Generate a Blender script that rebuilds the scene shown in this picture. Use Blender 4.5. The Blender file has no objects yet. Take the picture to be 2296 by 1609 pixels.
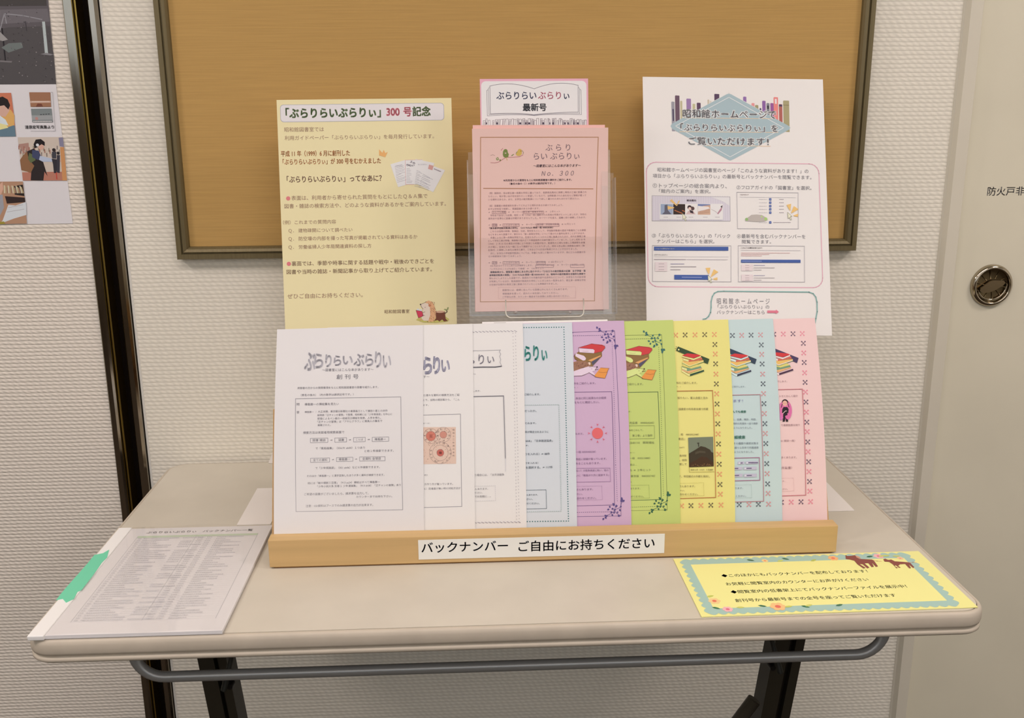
import bpy, bmesh, math, random
from mathutils import Vector, Matrix
from mathutils.geometry import tessellate_polygon
random.seed(4)
SC = bpy.context.scene
COL = SC.collection
# ------------------------------------------------------------------ camera
IW, IH, F = 2296.0, 1609.0, 2125.97
CAM = Vector((-0.0514, -1.6639, 0.6069))
YAW, PITCH, ROLL = 0.0452, 0.2497, -0.0068
def cam_axes():
    cy, sy, cp, sp, cr, sr = math.cos(YAW), math.sin(YAW), math.cos(PITCH), math.sin(PITCH), math.cos(ROLL), math.sin(ROLL)
    f = Vector((sy*cp, cy*cp, -sp)); r = Vector((cy, -sy, 0)); u = r.cross(f)
    return cr*r + sr*u, -sr*r + cr*u, f
RX, UX, FX = cam_axes()
cd = bpy.data.cameras.new('camera'); cam = bpy.data.objects.new('camera', cd); COL.objects.link(cam)
cd.sensor_width = 36; cd.lens = 36*F/IW; cd.clip_start = .05
cam.matrix_world = Matrix(((RX.x, UX.x, -FX.x, CAM.x), (RX.y, UX.y, -FX.y, CAM.y), (RX.z, UX.z, -FX.z, CAM.z), (0, 0, 0, 1)))
SC.camera = cam
# ------------------------------------------------------------------ light and exposure
SC.view_settings.view_transform = 'Standard'; SC.view_settings.look = 'None'
SC.view_settings.gamma = 1; SC.view_settings.use_curve_mapping = False
SC.view_settings.exposure = -.07
world = bpy.data.worlds.new('world'); SC.world = world; world.use_nodes = True
world.node_tree.nodes['Background'].inputs[0].default_value = (1, .92, .88, 1)
world.node_tree.nodes['Background'].inputs[1].default_value = .3
FLOOR = -.70; CEIL = 1.95
LW = (1.0, .862, .815)
def area(x, y, sx, sy, p):
    d = bpy.data.lights.new('ceiling_light', 'AREA'); d.shape = 'RECTANGLE'; d.size = sx; d.size_y = sy
    d.energy = p; d.color = LW
    o = bpy.data.objects.new('ceiling_light', d); COL.objects.link(o); o.location = (x, y, CEIL-.03)
    return o
area(-2.0, -1.1, .5, .4, 23)
area(2.0, -1.1, .5, .4, 24)
area(0, -1.55, 2.2, .25, 26)
area(0, -4.0, 5.2, 1.6, 46)
SC.cycles.max_bounces = 7; SC.cycles.diffuse_bounces = 4; SC.cycles.use_denoising = True
SC.cycles.sample_clamp_indirect = 4; SC.cycles.caustics_reflective = False; SC.cycles.caustics_refractive = False

# ------------------------------------------------------------------ helpers
def lin(c):
    c = c/255.
    return c/12.92 if c <= .04045 else ((c+.055)/1.055)**2.4
KW = (.84/lin(221), .84/lin(209), .84/lin(201))       # a white sheet looks (221,209,201)
def alb(rgb): return tuple(min(.92, max(.004, lin(v)*k)) for v, k in zip(rgb, KW))
MC = {}
def mat(rgb, rough=.6, metal=0., spec=.3, raw=False):
    key = (tuple(rgb), rough, metal, spec, raw)
    if key in MC: return MC[key]
    m = bpy.data.materials.new('m_%d' % len(MC)); m.use_nodes = True
    b = m.node_tree.nodes['Principled BSDF']
    c = tuple(rgb) if raw else alb(rgb)
    b.inputs['Base Color'].default_value = (*c, 1); b.inputs['Roughness'].default_value = rough
    b.inputs['Metallic'].default_value = metal; b.inputs['Specular IOR Level'].default_value = spec
    MC[key] = m
    return m
def noisy(rgb, rough=.6, amt=.06, scale=(60, 60, 60), bump=0., spec=.3, metal=0., bdist=.001, detail=3):
    m = bpy.data.materials.new('n_%d' % len(bpy.data.materials)); m.use_nodes = True
    nt = m.node_tree; b = nt.nodes['Principled BSDF']; c = alb(rgb)
    tc = nt.nodes.new('ShaderNodeTexCoord'); mp = nt.nodes.new('ShaderNodeMapping'); mp.inputs['Scale'].default_value = scale
    no = nt.nodes.new('ShaderNodeTexNoise'); no.inputs['Scale'].default_value = 1; no.inputs['Detail'].default_value = detail
    cr = nt.nodes.new('ShaderNodeMix'); cr.data_type = 'RGBA'
    cr.inputs[6].default_value = (*[v*(1-amt) for v in c], 1); cr.inputs[7].default_value = (*[min(.95, v*(1+amt)) for v in c], 1)
    rmp = nt.nodes.new('ShaderNodeMapRange'); rmp.inputs[1].default_value = .3; rmp.inputs[2].default_value = .7
    L = nt.links.new
    L(tc.outputs['Object'], mp.inputs[0]); L(mp.outputs[0], no.inputs['Vector']); L(no.outputs[0], rmp.inputs[0]); L(rmp.outputs[0], cr.inputs[0])
    L(cr.outputs[2], b.inputs['Base Color'])
    b.inputs['Roughness'].default_value = rough; b.inputs['Specular IOR Level'].default_value = spec; b.inputs['Metallic'].default_value = metal
    if bump:
        bp = nt.nodes.new('ShaderNodeBump'); bp.inputs['Strength'].default_value = bump; bp.inputs['Distance'].default_value = bdist
        L(no.outputs[0], bp.inputs['Height']); L(bp.outputs[0], b.inputs['Normal'])
    return m
def fabric(rgb, period=.0072, width=.0125, strength=.55):
    m = bpy.data.materials.new('fabric'); m.use_nodes = True; nt = m.node_tree; b = nt.nodes['Principled BSDF']; L = nt.links.new
    tc = nt.nodes.new('ShaderNodeTexCoord'); sx = nt.nodes.new('ShaderNodeSeparateXYZ'); cx = nt.nodes.new('ShaderNodeCombineXYZ')
    L(tc.outputs['Object'], sx.inputs[0]); L(sx.outputs[0], cx.inputs[0]); L(sx.outputs[2], cx.inputs[1])
    wn = nt.nodes.new('ShaderNodeTexNoise'); wn.inputs['Scale'].default_value = 45; wn.inputs['Detail'].default_value = 2
    L(cx.outputs[0], wn.inputs['Vector'])
    va = nt.nodes.new('ShaderNodeVectorMath'); va.operation = 'MULTIPLY_ADD'; va.inputs[1].default_value = (.010, .0022, 0)
    L(wn.outputs['Color'], va.inputs[0]); L(cx.outputs[0], va.inputs[2])
    def mth(op, a, b=None, c=None):
        n = nt.nodes.new('ShaderNodeMath'); n.operation = op
        for i, v in enumerate((a, b, c)):
            if v is None: continue
            if isinstance(v, (int, float)): n.inputs[i].default_value = v
            else: L(v, n.inputs[i])
        return n.outputs[0]
    sp = nt.nodes.new('ShaderNodeSeparateXYZ'); L(va.outputs[0], sp.inputs[0])
    zr = mth('DIVIDE', sp.outputs[1], period); row = mth('FLOOR', zr); fr_ = mth('FRACT', zr)
    arch = mth('POWER', mth('SINE', mth('MULTIPLY', fr_, math.pi)), .7)
    wnz = nt.nodes.new('ShaderNodeTexWhiteNoise'); wnz.noise_dimensions = '1D'; L(row, wnz.inputs['W'])
    ph = mth('ADD', mth('DIVIDE', sp.outputs[0], width), mth('ADD', mth('MULTIPLY', wnz.outputs['Value'], 1.0), mth('MULTIPLY', fr_, .45)))
    st = mth('MULTIPLY_ADD', mth('SINE', mth('MULTIPLY', ph, 2*math.pi)), .5, .5)
    hgt = mth('MULTIPLY', arch, mth('MULTIPLY_ADD', st, .5, .5))
    class _O: outputs = [hgt]
    iv = _O
    fn = nt.nodes.new('ShaderNodeTexNoise'); fn.inputs['Scale'].default_value = 700; L(cx.outputs[0], fn.inputs['Vector'])
    ad = nt.nodes.new('ShaderNodeMath'); ad.operation = 'MULTIPLY_ADD'; ad.inputs[1].default_value = .25
    L(fn.outputs[0], ad.inputs[0]); L(iv.outputs[0], ad.inputs[2])
    bp = nt.nodes.new('ShaderNodeBump'); bp.inputs['Strength'].default_value = strength; bp.inputs['Distance'].default_value = .0016
    L(ad.outputs[0], bp.inputs['Height']); L(bp.outputs[0], b.inputs['Normal'])
    c = alb(rgb); mx = nt.nodes.new('ShaderNodeMix'); mx.data_type = 'RGBA'
    mx.inputs[6].default_value = (*[v*.90 for v in c], 1); mx.inputs[7].default_value = (*[v*1.04 for v in c], 1)
    L(iv.outputs[0], mx.inputs[0]); L(mx.outputs[2], b.inputs['Base Color'])
    b.inputs['Roughness'].default_value = .75; b.inputs['Specular IOR Level'].default_value = .25
    return m
def clear(tint=(.990, .988, .984), gloss=.10, rough=.06, milk=0.):
    m = bpy.data.materials.new('clear'); m.use_nodes = True; nt = m.node_tree; L = nt.links.new
    nt.nodes.remove(nt.nodes['Principled BSDF']); out = nt.nodes['Material Output']
    tr = nt.nodes.new('ShaderNodeBsdfTransparent'); tr.inputs[0].default_value = (*tint, 1)
    gl = nt.nodes.new('ShaderNodeBsdfGlossy'); gl.inputs['Roughness'].default_value = rough
    fr = nt.nodes.new('ShaderNodeLayerWeight'); fr.inputs[0].default_value = .5
    pw = nt.nodes.new('ShaderNodeMath'); pw.operation = 'POWER'; pw.inputs[1].default_value = 5; L(fr.outputs['Facing'], pw.inputs[0])
    mu = nt.nodes.new('ShaderNodeMath'); mu.operation = 'MULTIPLY_ADD'; mu.inputs[1].default_value = .6; mu.inputs[2].default_value = .02+gloss*.1
    L(pw.outputs[0], mu.inputs[0])
    mx = nt.nodes.new('ShaderNodeMixShader'); L(mu.outputs[0], mx.inputs[0]); L(tr.outputs[0], mx.inputs[1]); L(gl.outputs[0], mx.inputs[2])
    last = mx
    if milk:
        df = nt.nodes.new('ShaderNodeBsdfDiffuse'); df.inputs[0].default_value = (.75, .72, .7, 1)
        m2 = nt.nodes.new('ShaderNodeMixShader'); m2.inputs[0].default_value = milk
        L(mx.outputs[0], m2.inputs[1]); L(df.outputs[0], m2.inputs[2]); last = m2
    L(last.outputs[0], out.inputs[0])
    return m
def ray(px, py):
    return (px-IW/2)/F*RX - (py-IH/2)/F*UX + FX
def hit(px, py, n, p0):
    v = ray(px, py); n = Vector(n)
    return CAM + v*((Vector(p0)-CAM).dot(n)/v.dot(n))
def wx(px, py, y=0.): return hit(px, py, (0, 1, 0), (0, y, 0)).x
def mesh_obj(name, verts, faces, mats, parent=None, fm=None, smooth=False, mtx=None):
    me = bpy.data.meshes.new(name); me.from_pydata([tuple(v) for v in verts], [], faces)
    for m in (mats if isinstance(mats, list) else [mats]): me.materials.append(m)
    if fm:
        me.polygons.foreach_set('material_index', fm)
    if smooth:
        me.polygons.foreach_set('use_smooth', [True]*len(me.polygons))
    me.update()
    o = bpy.data.objects.new(name, me); COL.objects.link(o)
    if parent: o.parent = parent
    if mtx is not None: o.matrix_world = mtx
    return o
def bm_obj(name, bm, m, parent=None, smooth=False):
    me = bpy.data.meshes.new(name); bm.normal_update(); bm.to_mesh(me); bm.free(); me.materials.append(m)
    if smooth: me.polygons.foreach_set('use_smooth', [True]*len(me.polygons))
    o = bpy.data.objects.new(name, me); COL.objects.link(o)
    if parent: o.parent = parent
    return o
def box_bm(bm, lo, hi, bevel=0, mtx=None):
    r = bmesh.ops.create_cube(bm, size=1)
    vs = r['verts']
    for v in vs:
        v.co = Vector([(a+b)/2 + c*(b-a) for a, b, c in zip(lo, hi, v.co)])
    if bevel:
        es = list({e for v in vs for e in v.link_edges})
        vs = bmesh.ops.bevel(bm, geom=es, offset=bevel, segments=2, affect='EDGES', profile=.5)['verts']
        vs = list({v for v in vs})
    if mtx is not None:
        bmesh.ops.transform(bm, matrix=mtx, verts=[v for v in bm.verts if v in set(vs)] if bevel else vs)
def box(name, lo, hi, m, parent=None, bevel=0, mtx=None, label=None):
    bm = bmesh.new(); box_bm(bm, lo, hi, bevel)
    if mtx is not None: bmesh.ops.transform(bm, matrix=mtx, verts=bm.verts)
    o = bm_obj(name, bm, m, parent)
    if label: o['label'] = label
    return o
def tube(name, pts, r, m, parent=None, seg=14):
    pts = [Vector(p) for p in pts]; vs = []; fs = []; up = Vector((.013, .999, .02))
    for i, p in enumerate(pts):
        d = (pts[min(i+1, len(pts)-1)]-pts[max(i-1, 0)]).normalized()
        a = d.cross(up).normalized(); b = a.cross(d)
        for k in range(seg):
            t = 2*math.pi*k/seg; vs.append(p + r*(math.cos(t)*a+math.sin(t)*b))
    for i in range(len(pts)-1):
        for k in range(seg):
            fs.append((i*seg+k, i*seg+(k+1) % seg, (i+1)*seg+(k+1) % seg, (i+1)*seg+k))
    fs.append(tuple(range(seg))); fs.append(tuple((len(pts)-1)*seg+k for k in range(seg))[::-1])
    return mesh_obj(name, vs, fs, m, parent, smooth=True)
def struct(o): o['kind'] = 'structure'; return o
def tag(o, label, cat, group=None):
    o['label'] = label; o['category'] = cat
    if group: o['group'] = group
    return o
def empty(name, loc=(0, 0, 0)):
    o = bpy.data.objects.new(name, None); o.location = loc; o.empty_display_size = .05; COL.objects.link(o); return o

# ------------------------------------------------------------------ printing engine
TXT = bpy.data.curves.new('type', 'FONT'); TXT_O = bpy.data.objects.new('type', TXT); COL.objects.link(TXT_O)
GL = {}
def glyphs(s, weight, shear, res):
    if weight < .008: weight = 0
    k = (s, weight, shear, res)
    if k in GL: return GL[k]
    if weight > 0:
        v0, f0 = glyphs(s, 0, shear, res); vs = []; fs = []; d = weight*.8
        for dx, dy in (((-d, 0), (d, 0)) if weight < .012 else ((-d, -d), (d, -d), (d, d), (-d, d))):
            b = len(vs); vs += [(x+dx, y+dy) for x, y in v0]; fs += [tuple(i+b for i in f) for f in f0]
        GL[k] = (vs, fs); return GL[k]
    TXT.body = s; TXT.size = 1; TXT.offset = 0; TXT.shear = shear; TXT.resolution_u = res
    dg = bpy.context.evaluated_depsgraph_get(); dg.update()
    me = bpy.data.meshes.new_from_object(TXT_O.evaluated_get(dg), depsgraph=dg)
    vs = [(v.co.x, v.co.y) for v in me.vertices]; fs = [tuple(p.vertices) for p in me.polygons]
    bpy.data.meshes.remove(me)
    GL[k] = (vs, fs); return GL[k]
class Sheet:
    """A flat or gently bowed sheet: local x along its foot, local y up its height, local z out of its face."""
    def __init__(s, name, n, p0, w, h, bl=None, br=None, origin=None, U=None, bend=0., m=None, thick=.0004, nu=2, nv=14, corner=0., bendfn=None, skew=0.):
        n = Vector(n).normalized()
        if bl: origin = hit(*bl, n, p0); U = (hit(*br, n, p0)-origin)
        s.O = Vector(origin); s.N = n; U = Vector(U); s.U = (U-U.dot(n)*n).normalized(); s.V = n.cross(s.U)
        s.w, s.h = w, h; s.bend = bendfn or (lambda u, v: bend*math.sin(math.pi*min(1, max(0, v/h))))
        s.mtx = Matrix(((s.U.x, s.V.x, n.x, s.O.x), (s.U.y, s.V.y, n.y, s.O.y), (s.U.z, s.V.z, n.z, s.O.z), (0, 0, 0, 1)))
        vs = []; fs = []
        for side in (0, 1):
            for j in range(nv+1):
                for i in range(nu+1):
                    u, v = w*i/nu, h*j/nv; vs.append((u, v+(u-w)*skew, s.bend(u, v) - side*thick))
        M_ = (nu+1)*(nv+1); ix = lambda i, j: j*(nu+1)+i
        for j in range(nv):
            for i in range(nu):
                q = (ix(i, j), ix(i+1, j), ix(i+1, j+1), ix(i, j+1)); fs.append(q); fs.append(tuple(a+M_ for a in q[::-1]))
        rim = [ix(i, 0) for i in range(nu+1)]+[ix(nu, j) for j in range(1, nv+1)]+[ix(i, nv) for i in range(nu-1, -1, -1)]+[ix(0, j) for j in range(nv-1, 0, -1)]
        for a, b in zip(rim, rim[1:]+rim[:1]): fs.append((a, a+M_, b+M_, b))
        s.o = mesh_obj(name, vs, fs, m, smooth=False, mtx=s.mtx)
        s.parts = {}; s.k = 0; s.lift = .00015
    def uv(s, px, py):
        q = None; d = 0
        for _ in range(3):
            q = hit(px, py, s.N, s.O + d*s.N) - s.O; d = s.bend(q.dot(s.U), q.dot(s.V))
        return q.dot(s.U), q.dot(s.V)
    def add(s, part, pts, faces, rgb, z):
        P = s.parts.setdefault(part, dict(v=[], f=[], m=[], fm=[]))
        key = tuple(rgb)
        if key not in P['m']: P['m'].append(key)
        b = len(P['v']); mi = P['m'].index(key)
        P['v'] += [(u, v, s.bend(u, v)+z) for u, v in pts]
        P['f'] += [tuple(i+b for i in f) for f in faces]; P['fm'] += [mi]*len(faces)
    def z(s): s.k += 1; return s.lift + s.k*.000004
    def poly_uv(s, uv, rgb, part='printed_artwork'):
        tr = tessellate_polygon([[Vector((a, b, 0)) for a, b in uv]])
        fs = []
        for t in tr:
            a, b, c = [Vector(uv[i]) for i in t]
            fs.append(tuple(t) if (b-a).cross(c-a) > 0 else (t[0], t[2], t[1]))
        s.add(part, uv, fs, rgb, s.z())
    def poly(s, pts, rgb, part='printed_artwork'): s.poly_uv([s.uv(*p) for p in pts], rgb, part)
    def grid(s, a, b, c, d, rgb, n=8):
        # a quad subdivided so it follows a bowed sheet (a,b bottom left/right, c,d top right/left in px)
        A, B, C_, D = [Vector(s.uv(*p)) for p in (a, b, c, d)]; vs = []; fs = []
        for j in range(n+1):
            t = j/n; vs += [tuple(A.lerp(D, t)), tuple(B.lerp(C_, t))]
        for j in range(n): fs.append((2*j, 2*j+1, 2*j+3, 2*j+2))
        s.add('printed_artwork', vs, fs, rgb, s.z())
    def line(s, pts, wpx, rgb, closed=False, dash=None, part='printed_artwork', uvspace=False):
        P = [Vector(p if uvspace else s.uv(*p)) for p in pts]
        if closed: P.append(P[0])
        sc = s.mpp(); w = wpx*sc/2; vs = []; fs = []
        for a, b in zip(P, P[1:]):
            L_ = (b-a).length
            if L_ < 1e-7: continue
            d = (b-a)/L_; nn = Vector((-d.y, d.x))*w
            segs = []
            if dash:
                on, off = dash[0]*sc, dash[1]*sc; t = 0
                while t < L_: segs.append((t, min(L_, t+on))); t += on+off
            else:
                k = max(1, int(L_/.012)); segs = [(L_*i/k-(w if i == 0 else 0), L_*(i+1)/k+(w if i == k-1 else 0)) for i in range(k)]
            for t0, t1 in segs:
                p, q = a+d*t0, a+d*t1; i = len(vs); vs += [tuple(p-nn), tuple(q-nn), tuple(q+nn), tuple(p+nn)]; fs.append((i, i+1, i+2, i+3))
        s.add(part, vs, fs, rgb, s.z())
    def mpp(s):
        c = s.O + s.U*s.w/2 + s.V*s.h/2; return (c-CAM).dot(FX)/F
    def disc(s, x, y, r, rgb, ry=None, n=14, part='printed_artwork'):
        u, v = s.uv(x, y); k = s.mpp(); ry = ry or r
        s.poly_uv([(u+r*k*math.cos(2*math.pi*i/n), v+ry*k*math.sin(2*math.pi*i/n)) for i in range(n)], rgb, part)
    def text(s, body, x0, yc, x1, rgb=(70, 65, 72), h=None, w=0., shear=0., res=None, yc1=None):
        u0, v0 = s.uv(x0, yc); u1, _ = s.uv(x1, yc)
        vs, fs = glyphs(body, w, shear, res or (2 if (h or 10) > 9 else 1))
        if not vs: return
        mn = min(a for a, _ in vs); mx = max(a for a, _ in vs)
        n = max(1, sum(1 if ord(c) > 255 else .55 for c in body))
        size = h*s.mpp()*1.12 if h else (u1-u0)/n
        kx = (u1-u0)/(mx-mn)
        s.add('printed_text', [(u0+(a-mn)*kx, v0+(b-.36)*size) for a, b in vs], fs, rgb, s.z())
    def glyph(s, ch, x0, y0, x1, y1, rgb, w=0., shear=0.):
        a = s.uv(x0, y1); b = s.uv(x1, y0); vs, fs = glyphs(ch, w, shear, 3)
        X = [p[0] for p in vs]; Y = [p[1] for p in vs]
        kx = (b[0]-a[0])/(max(X)-min(X)); ky = (b[1]-a[1])/(max(Y)-min(Y))
        s.add('printed_text', [(a[0]+(p-min(X))*kx, a[1]+(q-min(Y))*ky) for p, q in vs], fs, rgb, s.z())
    def rrect(s, x0, y0, x1, y1, r, n=5, skew=0.):
        # px corners; y follows the slope of the sheet's own horizontals
        a = s.uv(x0, y1); b = s.uv(x1, y0); R = r*s.mpp(); out = []
        for cx, cy, t0 in ((b[0]-R, b[1]-R, 0), (a[0]+R, b[1]-R, 90), (a[0]+R, a[1]+R, 180), (b[0]-R, a[1]+R, 270)):
            for i in range(n+1):
                t = math.radians(t0+90*i/n); out.append((cx+R*math.cos(t), cy+R*math.sin(t)))
        return out
    def finish(s):
        for part, P in s.parts.items():
            o = mesh_obj(part, P['v'], P['f'], [mat(tuple(v+(q-v)*(.13 if part == 'printed_text' else .04) for v, q in zip(c, (218, 206, 190))), .65, 0, .2) for c in P['m']], fm=P['fm'])
            o.parent = s.o; o['kind'] = 'stuff'
        return s.o
def C(ox, oy, k):
    def f(*p):
        if len(p) == 2 and not hasattr(p[0], '__len__'): return (ox+p[0]/k, oy+p[1]/k)
        return [(ox+a/k, oy+b/k) for a, b in p]
    return f

# ------------------------------------------------------------------ room shell
M_fab = fabric((226, 211, 192), strength=.42); M_fab2 = fabric((222, 205, 188), .0068, .0115, .7)
M_plain = noisy((206, 190, 168), .55, .02, (9, 9, 9))
ZC, ZF = CEIL, FLOOR
xa, xb, xc, xd, xe, xf = [wx(p, 760) for p in (230, 249, 259, 282, 300, 309)]   # edges of the panel joint
xj0, xj1, xj2 = wx(2130, 300), wx(2168, 300), wx(2174, 300)                      # door frame
struct(box('wall_back_left', (-3.2, 0, ZF), (xa, .08, ZC), M_fab2))
struct(box('wall_back', (xf, 0, ZF), (xj0, .08, ZC), M_fab))
struct(box('wall_back_right', (1.75, 0, ZF), (3.2, .08, ZC), M_plain))
M_room = mat((225, 214, 200), .8)
struct(box('floor', (-3.2, -5.2, ZF-.05), (3.2, .08, ZF), noisy((58, 44, 30), .7, .15, (40, 40, 40))))
struct(box('ceiling', (-3.2, -5.2, ZC), (3.2, .08, ZC+.05), mat((225, 215, 200), .8)))
struct(box('wall_left', (-3.28, -5.2, ZF), (-3.2, .08, ZC), M_room))
struct(box('wall_right', (3.2, -5.2, ZF), (3.28, .08, ZC), M_room))
struct(box('wall_front', (-3.28, -5.28, ZF), (3.28, -5.2, ZC), mat((112, 96, 78), .8)))
m_ = bpy.data.materials.new('panel_glow'); m_.use_nodes = True; b_ = m_.node_tree.nodes['Principled BSDF']; b_.inputs['Base Color'].default_value = (.5, .55, .6, 1)
b_.inputs['Emission Color'].default_value = (.78, .88, 1, 1); b_.inputs['Emission Strength'].default_value = 1.1
struct(box('glow_panel_1', (-3.1, -5.2, 1.0), (3.1, -5.18, 1.85), m_))  # unseen glowing panel, added so the metal trim reflects a cool bright top
# the joint between two wall panels: aluminium edge, brass lip, deep dark slot, aluminium edge
def metal(rgb, rough, aniso=.0):
    m = bpy.data.materials.new('metal'); m.use_nodes = True; b = m.node_tree.nodes['Principled BSDF']
    b.inputs['Base Color'].default_value = (*[lin(v) for v in rgb], 1); b.inputs['Metallic'].default_value = 1
    b.inputs['Roughness'].default_value = rough; return m
M_alu = metal((158, 150, 136), .12); M_alu2 = metal((120, 108, 84), .32)
M_lip = metal((190, 165, 90), .3); M_blk = mat((22, 14, 6), .7, 0, .1)
tr = struct(empty('trim_1', ((xa+xf)/2, 0, ZF)))
def strip(name, pts, m, parent, z0=ZF, z1=ZC, smooth=False):
    # pts: (x,y) outline, counterclockwise seen from above
    bm = bmesh.new(); a = [bm.verts.new((x, y, z0)) for x, y in pts]; b = [bm.verts.new((x, y, z1)) for x, y in pts]
    n = len(pts)
    for i in range(n): bm.faces.new((a[i], a[(i+1) % n], b[(i+1) % n], b[i]))
    bm.faces.new(a[::-1]); bm.faces.new(b)
    bmesh.ops.recalc_face_normals(bm, faces=bm.faces)
    o = bm_obj(name, bm, m, None, smooth)
    if parent is not None:
        o.parent = parent; o.matrix_parent_inverse = Matrix.Translation(-Vector(parent.location))
    return o
t_ = -.006
strip('edge_profile', [(xa, .05), (xa, t_+.001), (xa+.0015, t_), (xb-.005, t_), (xb-.001, t_+.002), (xb, t_+.006), (xb, .05)], M_alu, tr)['label'] = 'left aluminium edge profile'
strip('lip', [(xb+.001, .05), (xb+.001, 0), (xb+.003, -.001), (xc-.003, -.001), (xc-.003, .05)], M_lip, tr)['label'] = 'thin brass coloured lip'
strip('slot', [(xc-.003, .05), (xc-.003, .03), (xd, .03), (xd, .05)], M_blk, tr)['label'] = 'dark slot between the panels'
strip('edge_profile', [(xd, .05), (xd, t_), (xd+.002, t_-.002), (xe-.004, t_-.001), (xe, t_+.002), (xe+.003, .004), (xe+.003, .05)], M_alu, tr)['label'] = 'right aluminium edge profile'
strip('bead', [(xe+.003, .05), (xe+.003, -.0005), (xf, -.0005), (xf, .05)], mat((214, 202, 188), .5), tr)['label'] = 'pale sealant bead'
# door and its frame
strip_df = strip('trim_2', [(xj0, .07), (xj0, -.001), (xj0+.004, -.0015), (xj0+.009, -.010), (xj1-.001, -.011), (xj1, -.010), (xj1, .07)], noisy((208, 193, 172), .4, .015, (9, 9, 9)), None)
struct(strip_df)
dr = struct(empty('door_1', ((xj1+1.75)/2, .02, ZF)))
def dchild(o):
    o.parent = dr; o.matrix_parent_inverse = Matrix.Translation(-Vector(dr.location)); return o
M_door = noisy((212, 197, 172), .42, .02, (7, 7, 7), .15, .35)
dchild(box('door_leaf', (xj1+.0045, .006, ZF+.006), (1.748, .05, ZC-.1), M_door, None, .0015))
dchild(box('door_gap', (xj1, .045, ZF+.004), (1.75, .055, ZC-.02), mat((70, 58, 44), .7)))

# ------------------------------------------------------------------ notice board on the wall
bz = .3735; bx0, bx1 = wx(397, 586, -.02), wx(1920.5, 559.5, -.02); bt = 1.32
board = empty('notice_board', ((bx0+bx1)/2, 0, bz))
tag(board, 'large framed ochre fabric notice board hanging on the wall', 'notice board')
def bchild(o): o.parent = board; o.matrix_parent_inverse = Matrix.Translation(-Vector(board.location)); return o
fw = .021
M_frame = noisy((112, 96, 66), .42, .1, (300, 300, 3), .1, .4); M_frame.node_tree.nodes['Principled BSDF'].inputs['Metallic'].default_value = .35
prof = [(0, 0), (0, -.018), (.001, -.020), (.0085, -.020), (.0095, -.0155), (.0105, -.0155), (.0115, -.0185), (.0125, -.019), (fw-.004, -.017), (fw-.001, -.013), (fw, -.008), (fw, 0)]
def frame_side(p, q, inward):
    # mitred: inset d moves along inward and shortens both ends by d
    p, q, inw = Vector(p), Vector(q), Vector(inward); d = (q-p).normalized(); vs = []; fs = []
    for a, y in prof:
        for e, sg in ((p, 1), (q, -1)):
            r = e + inw*a + d*a*sg; vs.append((r.x, y, r.z))
    for i in range(len(prof)-1): fs.append((2*i, 2*i+1, 2*i+3, 2*i+2))
    fs.append(tuple(range(0, 2*len(prof), 2))); fs.append(tuple(range(1, 2*len(prof), 2))[::-1])
    o = mesh_obj('frame_side', vs, fs, M_frame)
    bm = bmesh.new(); bm.from_mesh(o.data); bmesh.ops.recalc_face_normals(bm, faces=bm.faces); bm.to_mesh(o.data); bm.free()
    return bchild(o)
frame_side((bx0, 0, bz), (bx1, 0, bz), (0, 0, 1)); frame_side((bx1, 0, bz), (bx1, 0, bt), (-1, 0, 0))
frame_side((bx1, 0, bt), (bx0, 0, bt), (0, 0, -1)); frame_side((bx0, 0, bt), (bx0, 0, bz), (1, 0, 0))
M_board = noisy((184, 142, 84), .8, .055, (9, 9, 420), .35, .15, 0, .0005, 4)
bchild(box('board_panel', (bx0+fw-.002, -.008, bz+fw-.002), (bx1-fw+.002, -.001, bt-fw+.002), M_board))

# ------------------------------------------------------------------ folding table
TX, TY0, TY1 = .6, -.618, -.01
tbl = empty('folding_table', (0, (TY0+TY1)/2, FLOOR)); tag(tbl, 'beige folding table with rounded edge band and dark metal legs standing by the wall', 'table')
TI = Matrix.Translation(-Vector(tbl.location))
def tch(o): o.parent = tbl; o.matrix_parent_inverse = TI; return o
def ring(inset, z, r=.036, n=8):
    out = []; x0, x1, y0, y1 = -TX+inset, TX-inset, TY0+inset, TY1-inset; R = max(.002, r-inset)
    for cx, cy, t0 in ((x1-R, y1-R, 0), (x0+R, y1-R, 90), (x0+R, y0+R, 180), (x1-R, y0+R, 270)):
        for i in range(n+1):
            t = math.radians(t0+90*i/n); out.append((cx+R*math.cos(t), cy+R*math.sin(t), z))
    return out
def sweep(name, prof, m, cap0=False, cap1=False):
    vs = []; fs = []
    for a, z in prof: vs += ring(a, z)
    n = len(ring(0, 0))
    for j in range(len(prof)-1):
        for i in range(n): fs.append((j*n+i, (j+1)*n+i, (j+1)*n+(i+1) % n, j*n+(i+1) % n))
    if cap0: fs.append(tuple(range(n)))
    if cap1: fs.append(tuple((len(prof)-1)*n+i for i in range(n))[::-1])
    return tch(mesh_obj(name, vs, fs, m, smooth=False))
M_lam = noisy((195, 180, 161), .42, .03, (14, 14, 14), 0, .4)
M_band = noisy((186, 168, 148), .5, .04, (30, 30, 30), 0, .4)
sweep('table_top', [(.0075, 0), (.0075, -.005), (.0075, -.022)], M_lam, True, True)
band = sweep('edge_band', [(.0068, -.0008), (.006, .0001), (.003, -.0008), (.0012, -.003), (.0, -.007), (0, -.017), (.001, -.0205), (.0028, -.0215), (.0028, -.0235), (.0008, -.0245), (.0008, -.029), (.003, -.031), (.02, -.031)], M_band)
for p in band.data.polygons: p.use_smooth = True
tch(box('under_panel', (-TX+.03, TY0+.03, -.027), (TX-.03, TY1-.03, -.0225), mat((120, 104, 84), .7)))
M_leg = mat((38, 32, 22), .45, 0, .4); M_legd = mat((20, 20, 12), .5, 0, .4); M_tube = mat((150, 144, 138), .32, .35, .5)
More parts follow.
